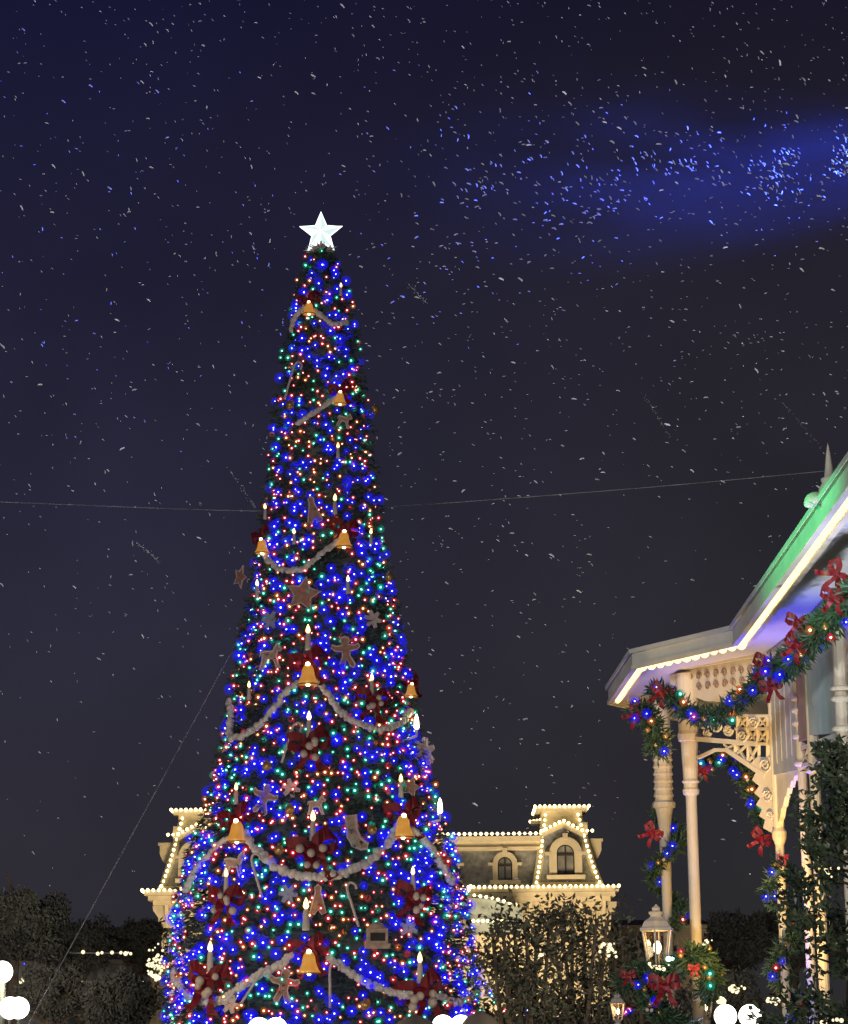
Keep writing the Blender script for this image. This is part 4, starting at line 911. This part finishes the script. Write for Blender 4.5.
globe_lamp(3, 46, [(2, 972, 0), (18.5, 1008, .2), (10, 1008, -.3), (-12, 1008, .1)], 'globe street lamp with stacked white globes at the left edge')
globe_lamp(738, 44, [(725.5, 1016, 0), (750, 1016, .1)], 'globe street lamp with twin white globes right of the bandstand column')
globe_lamp(452, 46, [(443, 1026, 0), (461, 1026, .1)], 'globe street lamp whose twin globes peek at the foot of the tree', 30)
globe_lamp(268, 44, [(259, 1029, 0), (276, 1029, .1)], 'globe street lamp whose twin globes peek low left on the tree', 30)
b = MB(); p = at(48.5, 944, 80); o = thing('street_lamp', (p.x, p.y, 0), 'single round far lamp above white fairy lights at left', 'street lamp', 'globe street lamps')
b.lathe((0, 0, 0), [(0, .15), (p.z - .2, .05)], 8); obj('post', b.mesh('post', 'lamp_iron'), o); obj('globe', GLOBE, o, (0, 0, p.z), scale=.72)

# awning roofs at the foot of the tree
def awning(px0, px1, ptop, Y, lab):
    a = at(px0, ptop, Y); c = at(px1, ptop, Y); o = thing('parasol', ((a.x + c.x) / 2, Y, 0), lab, 'parasol', 'stone coloured parasols below the tree'); r_ = (c.x - a.x) / 2
    b = MB(); b.lathe((0, 0, a.z), [(-.45, r_), (-.38, r_), (-.12, r_ * .55), (-.02, r_ * .15), (0, .02)], 12); obj('canopy', b.mesh('canopy', 'awning_stone', True), o)
    b = MB(); b.lathe((0, 0, 0), [(0, .2), (.1, .2), (.12, .03), (a.z - .1, .03)], 8); obj('pole', b.mesh('pole', 'lamp_iron'), o)
awning(385, 445, 1015, 44, 'pale rounded parasol top at the foot of the tree')
awning(455, 505, 1011, 45, 'pale rounded parasol top right of the tree foot')

# ------------------------------------------------------------------ cables
def cable(pts, r, lab, name='cable'):
    path = lerp_path(pts, 40); b = MB(); b.tube([p - path[0] for p in path], r, 5); o = obj(name, b.mesh(name, 'cable_steel'), None, path[0]); tag(o, lab, 'cable')
cable([at(-60, 501, 56), at(0, 502, 56.5), at(258, 511, 57.5), at(400, 506, 58), at(640, 488, 59), at(835, 470, 60), at(930, 460, 60)], .0095, 'thin grey cable strung across the night sky behind the tree', 'overhead_cable')
cable([at(230, 655, 52), at(140, 820, 46), at(48, 988, 40.0), at(20, 1040, 38.5)], .010, 'taut grey guy wire slanting from the tree down to the left', 'guy_wire')

# ------------------------------------------------------------------ background trees
def limbs(b, base, top, r, n, spread, depth=2):
    b.tube(lerp_path([base, base.lerp(top, .5) + Vector((random.uniform(-.1, .1), 0, 0)), top], 8), [r * (1 - .6 * i / 8) for i in range(9)], 7)
    tips = []
    for i in range(n):
        s0 = base.lerp(top, random.uniform(.45, 1)); d = Vector((random.uniform(-1, 1), random.uniform(-1, 1), random.uniform(.35, 1.2))).normalized() * spread * random.uniform(.5, 1)
        e = s0 + d; b.tube([s0, s0 + d * .5 + Vector((0, 0, .1 * spread)), e], [r * .4, r * .25, r * .08], 5); tips.append(e)
        if depth > 1:
            for _ in range(4):
                f = s0 + d * random.uniform(.5, 1); g_ = f + (d.normalized() + rdir() * .8).normalized() * spread * random.uniform(.25, .5)
                b.tube([f, g_], [r * .16, r * .04], 4); tips.append(g_)
    return tips
def bgtree(cxp, topp, Y, rpx, lab, mt='oak_leaves', n=2600, ls=.28, flat=.75, grp='dark trees behind the square', holes=.5):
    t = at(cxp, topp, Y); k = (t - EYE).dot(_f) / F; rad = rpx * k; c = Vector((t.x, Y, max(1.5, t.z - rad * flat)))
    o = thing('oak_tree', (c.x, Y, 0), lab, 'tree', grp)
    b = MB(); limbs(b, Vector((0, 0, 0)), Vector((0, 0, c.z)), .25, 9, rad * .75); obj('trunk', b.mesh('trunk', 'bark'), o)
    b = MB(); cl_ = [(Vector((random.gauss(0, .45) * rad, random.gauss(0, .4) * rad, random.uniform(-.9, .62) * rad * flat)) , random.uniform(.10, .26) * rad) for _ in range(64)]
    cl_ = [(p if (p.x ** 2 + (p.z / flat) ** 2) < rad * rad * .6 else p * .6, r_) for p, r_ in cl_]
    ls *= .55
    for _ in range(int(n * 2.4)):
        p, r_ = random.choice(cl_); q = p + rdir() * r_ * random.random() ** .4; leaf(b, q + Vector((0, 0, c.z)), ls * random.uniform(.6, 1.4), ls * .5)
    obj('crown', b.mesh('crown', mt), o)
for a in ((18, 880, 64, 62, 'rounded dark oak at the far left edge', 'oak_leaves', 5200, .26), (84, 912, 88, 42, 'low dark tree left of the station between the oak and the building', 'oak_leaves', 3200, .3), (140, 914, 90, 40, 'dark tree just left of the station wall', 'oak_leaves', 3200, .3), (50, 955, 60, 45, 'dark low tree behind the guy wire foot', 'oak_leaves', 2600, .24), (120, 965, 58, 50, 'dark shrubby tree beside the lower left of the tree', 'oak_leaves', 2800, .24),
          (735, 902, 60, 48, 'brown dark tree seen between the bandstand columns', 'oak_leaves', 4200, .24), (790, 900, 62, 46, 'dark tree seen behind the right columns of the bandstand', 'oak_leaves', 3600, .24), (655, 925, 66, 30, 'small dark tree behind the large lantern', 'oak_leaves', 1600, .26), (850, 905, 60, 50, 'dark tree behind the holly bush', 'oak_leaves', 1800, .26), (720, 960, 50, 50, 'low dark shrubby tree below the bandstand arch', 'oak_leaves', 3000, .2)):
    bgtree(*a)
# far low roofs
def lowbuild(px0, px1, ptop, Y, lab, mt='slate'):
    a = at(px0, ptop, Y); c = at(px1, ptop, Y); o = thing('low_building', ((a.x + c.x) / 2, Y + 3, 0), lab, 'building'); wd = c.x - a.x
    b = MB(); b.box((0, 0, a.z / 2 - .3), (wd, 5.6, a.z - .6)); obj('wall', b.mesh('wall', mt), o)
    b = MB(); b.prism([(-wd / 2 - .3, -3, a.z - .6), (wd / 2 + .3, -3, a.z - .6), (wd / 2 - .6, 0, a.z), (-wd / 2 + .6, 0, a.z)], (0, .2, 0)); b.box((0, -.1, a.z - .5), (wd + .6, 5.9, .18)); obj('roof', b.mesh('roof', 'awning_stone'), o)
lowbuild(600, 720, 917, 118, 'low pale roof right of the station behind the lantern', 'awning_stone')
lowbuild(-40, 150, 950, 92, 'low dark building behind the trees at the left', 'slate')
# crepe myrtles in front of the station
def myrtle(cxp, topp, Y, rpx, lab, n=1500, seedt=9, lean=0):
    t = at(cxp, topp, Y); k = (t - EYE).dot(_f) / F; rad = rpx * k; o = thing('myrtle_tree', (t.x, Y, 0), lab, 'tree', 'crepe myrtles in front of the station')
    b = MB(); tips = []
    for i in range(6):
        a = -1 + 2 * i / 5; tips += limbs(b, Vector((a * .12, random.uniform(-.1, .1), 0)), Vector((a * rad * .55 + lean, random.uniform(-.5, .5), t.z - rad * random.uniform(.25, .5))), .075, seedt, rad * .45)
    obj('trunk', b.mesh('trunk', 'bark'), o); b = MB()
    for _ in range(n):
        q = random.choice(tips) + Vector((random.gauss(0, .22), random.gauss(0, .2), random.gauss(0, .18))); leaf(b, q, random.uniform(.08, .2), .07)
    obj('crown', b.mesh('crown', 'myrtle_leaves'), o)
myrtle(520, 912, 46, 52, 'bare twigged crepe myrtle with a dark top nearest the tree', 2300)
myrtle(578, 905, 48, 50, 'crepe myrtle with fairy lights in front of the station right end', 2000)
myrtle(632, 925, 49, 36, 'smaller crepe myrtle beside the small lantern', 1100)
# hedge that closes the gap under the myrtles
o = thing('hedge', (at(560, 980, 54).x, 54, 0), 'dim clipped hedge below the crepe myrtles', 'hedge'); b = MB(); zt_ = at(560, 1004, 54).z
for _ in range(4200): leaf(b, Vector((random.uniform(-5, 4.5), random.uniform(-.5, .5), random.uniform(0, 1) ** .7 * zt_)), .2, .1)
b.box((0, .2, zt_ * .45), (9, .5, zt_ * .9)); obj('foliage', b.mesh('foliage', 'oak_leaves'), o)

# holly bush at the right edge, close to the viewer
o = thing('holly_bush', (at(868, 900, 13).x, 13, 0), 'dense dark evergreen bush rising along the right edge in front of the bandstand', 'bush')
b = MB(); b.tube([(0, 0, 0), (.03, 0, 1.2), (0, 0, 2.9)], [.06, .04, .01], 8)
tipsz = at(868, 752, 13).z
for i in range(60):
    z_ = random.uniform(.4, tipsz - .15); th = random.uniform(0, 6.283); L = (.12 + (tipsz - z_) * .25) * .8; b.tube([(0, 0, z_), (math.cos(th) * L, math.sin(th) * L, z_ + L * .35)], [.012, .004], 4)
obj('trunk', b.mesh('trunk', 'bark'), o)
b = MB(); tw = []
for _ in range(640):
    z_ = random.uniform(.3, tipsz); hgt = tipsz - z_; rmax = min(.46, .13 + hgt * .42) * random.uniform(.8, 1.12); th = random.uniform(0, 6.283); r_ = rmax * random.random() ** .45
    tw.append(Vector((math.cos(th) * r_, math.sin(th) * r_, z_)))
for p in tw:
    d = (Vector((p.x, p.y, 0)).normalized() * .8 + Vector((0, 0, .6)) + rdir() * .6).normalized()
    for j in range(22):
        q = p + d * j * .007 + rdir() * .03; leaf(b, q, random.uniform(.035, .065), .026, (d + rdir() * 1.1).normalized())
obj('crown', b.mesh('crown', 'holly_leaves'), o)

# ------------------------------------------------------------------ blown snow flakes
FM = []
for v in range(5):
    b = MB(); cur_ = random.uniform(.2, .6); pts = [Vector((x, 0, -cur_ * x * x * 1.2 + random.uniform(-.03, .03))) for x in (-.5, -.3, -.1, .1, .3, .5)]
    b.tube(pts, [.05, .13, .16, .13, .15, .05], 5); FM.append(b.mesh('flake', 'flake_foam', True))
def in_tree(px, py):
    if py < 205 or py > 1100: return False
    if py < 260: return abs(px - 321) < 26
    for (ya, ha), (yb, hb) in zip(PROF, PROF[1:]):
        if ya <= py <= yb: return abs(px - 321.5) < ha + (hb - ha) * (py - ya) / (yb - ya) + 6
    return False
cands = []
while len(cands) < 1550:
    px = random.uniform(-60, 910); py = random.uniform(-60, 900); Y = random.uniform(11, 40)
    if py > 560 and random.random() < (py - 560) / 520 + (.25 if px < 300 else 0): continue
    if px < 300 and py > 250 and random.random() < .35: continue
    p = at(px, py, Y)
    if p.z < 2 or in_tree(px, py) or (p - Vector((-5, 15, 5.45))).length < 8.5: continue
    if px > 600 and py > 560 and Y < 29: continue
    size = random.choice([.015, .018, .024, .03, .048]) * (Y / 20) ** .6 * random.uniform(.7, 1.25)
    cands.append((p, size, size / Y, px, py, False))
for _ in range(1000):                                   # denser drift inside the blue beam
    u = random.random() ** 1.9; px = 870 - u * 430; cy = 158 + u * 45; py = random.gauss(cy, 15 + 24 * u)
    if noise.noise(Vector((px / 42, py / 30, 2))) < random.uniform(-.35, .25): continue
    Y = random.uniform(33.5, 36.5)
    p = at(px, py, Y); size = random.uniform(.03, .075); cands.append((p, size, size / Y, px, py, True))
for _ in range(2600):
    px = random.uniform(-60, 910); py = random.uniform(-60, 900)
    if py > 350 and random.random() < (py - 350) / 700: continue
    if in_tree(px, py) or (px > 600 and py > 430): continue
    Y = random.uniform(16, 42)
    if (at(px, py, Y) - Vector((-5, 15, 5.45))).length < 8.5: continue
    cands.append((at(px, py, Y), random.uniform(.011, .024) * Y / 18, 0, px, py, False))
vis = sorted([c for c in cands if 0 < c[3] < 848 and 0 < c[4] < 1024], key=lambda c: -c[2] * (.62 if c[5] else 1)); big = set(id(c) for c in vis[:300])
def region(px, py, beam):
    if beam: return 'snow fleck lit blue in the beam, ' + ('near the right edge' if px > 760 else 'above the bandstand' if px > 640 else 'in mid sky')
    v = ('very high', 'high', 'midway', 'low', 'very low')[min(4, int(py / 150))]
    h = 'far left' if px < 110 else 'left of the tree' if px < 250 else 'by the tree' if px < 430 else 'right of the tree' if px < 560 else 'left of the bandstand' if px < 690 else 'far right'
    t = 'white snow fleck drifting ' + v + ' in the dark sky, ' + h
    return t
rest = MB()
for c in cands:
    p, s, _, px, py, bm = c
    tilt = random.gauss(.25, .45) if px > 300 else random.gauss(.75, .5)
    if px > 300 and py < 200: tilt += .5
    rot = (random.uniform(-.4, .4), tilt, random.uniform(-.6, .6))
    if id(c) in big:
        o = obj('snowflake', random.choice(FM), None, p, rot, s); tag(o, region(px, py, bm), 'snowflake', 'blown snow flakes' + (' in the blue beam' if bm else ''))
    else:
        from mathutils import Euler
        mm = Euler(rot).to_matrix(); me = random.choice(FM); b0 = len(rest.v)
        rest.v += [p + mm @ (v.co * s) for v in me.vertices]
        for f in me.polygons: rest.f.append(tuple(b0 + i for i in f.vertices)); rest.mi.append(0)
tag(rest.build('blown_snow', 'flake_foam'), 'fine white specks of blown snow filling the night sky', 'snow', kind='stuff')
for px0, py0, px1, py1, lab in ((643, 393, 670, 437, 'long faint motion streak of a snow fleck right of the tree at mid height'), (780, 400, 822, 448, 'long faint motion streak of a snow fleck above the bandstand finial'), (407, 283, 426, 302, 'short faint motion streak of a snow fleck right of the upper tree'), (228, 468, 256, 508, 'faint motion streak of a snow fleck left of the tree at mid height'), (134, 540, 160, 562, 'faint motion streak of a snow fleck left below the cable')):
    a = at(px0, py0, 11); c = at(px1, py1, 11.3); b = MB()
    for k in range(70):
        t = random.random(); q = a.lerp(c, t) + rdir() * random.gauss(0, .0075) - a; b.ball(q, random.uniform(.0006, .0018), 5, 3)  # specks strung along a line to imitate the motion blur of one flake
    tag(obj('snow_streak', b.mesh('snow_streak', 'streak_foam', True), None, a), lab, 'snow streak', 'faint streaks of moving snow flecks')

# mist of fine snow drifting through the blue beam
vm = bpy.data.materials.new('mist'); vm.use_nodes = True; n = vm.node_tree; n.nodes.clear()
o_ = n.nodes.new('ShaderNodeOutputMaterial'); pvn = n.nodes.new('ShaderNodeVolumePrincipled'); pvn.inputs['Color'].default_value = (.9, .93, 1, 1); tq = n.nodes.new('ShaderNodeTexCoord'); vl = n.nodes.new('ShaderNodeVectorMath'); vl.operation = 'LENGTH'; n.links.new(tq.outputs['Object'], vl.inputs[0]); mq = n.nodes.new('ShaderNodeMapRange'); mq.interpolation_type = 'SMOOTHSTEP'; mq.inputs[1].default_value = 0; mq.inputs[2].default_value = .98; mq.inputs[3].default_value = .0095; mq.inputs[4].default_value = 0; n.links.new(vl.outputs['Value'], mq.inputs[0]); nq = n.nodes.new('ShaderNodeTexNoise'); nq.inputs['Scale'].default_value = 3.2; nq.inputs['Detail'].default_value = 6; n.links.new(tq.outputs['Object'], nq.inputs['Vector']); nr = n.nodes.new('ShaderNodeMapRange'); nr.inputs[1].default_value = .36; nr.inputs[2].default_value = .68; nr.inputs[3].default_value = .12; nr.inputs[4].default_value = 1.7; n.links.new(nq.outputs[0], nr.inputs[0]); mm_ = n.nodes.new('ShaderNodeMath'); mm_.operation = 'MULTIPLY'; n.links.new(mq.outputs[0], mm_.inputs[0]); n.links.new(nr.outputs[0], mm_.inputs[1]); n.links.new(mm_.outputs[0], pvn.inputs['Density']); pvn.inputs['Anisotropy'].default_value = 0.0
n.links.new(pvn.outputs[0], o_.inputs['Volume']); M['mist'] = vm
b = MB(); c = at(755, 170, 36); b.ball((0, 0, 0), 1.0, 24, 14)
o = obj('snow_mist', b.mesh('snow_mist', 'mist', True), None, c, scale=(8.2, 5, 1.9)); tag(o, 'thin blue lit mist of fine snow at the upper right', 'mist', kind='stuff')
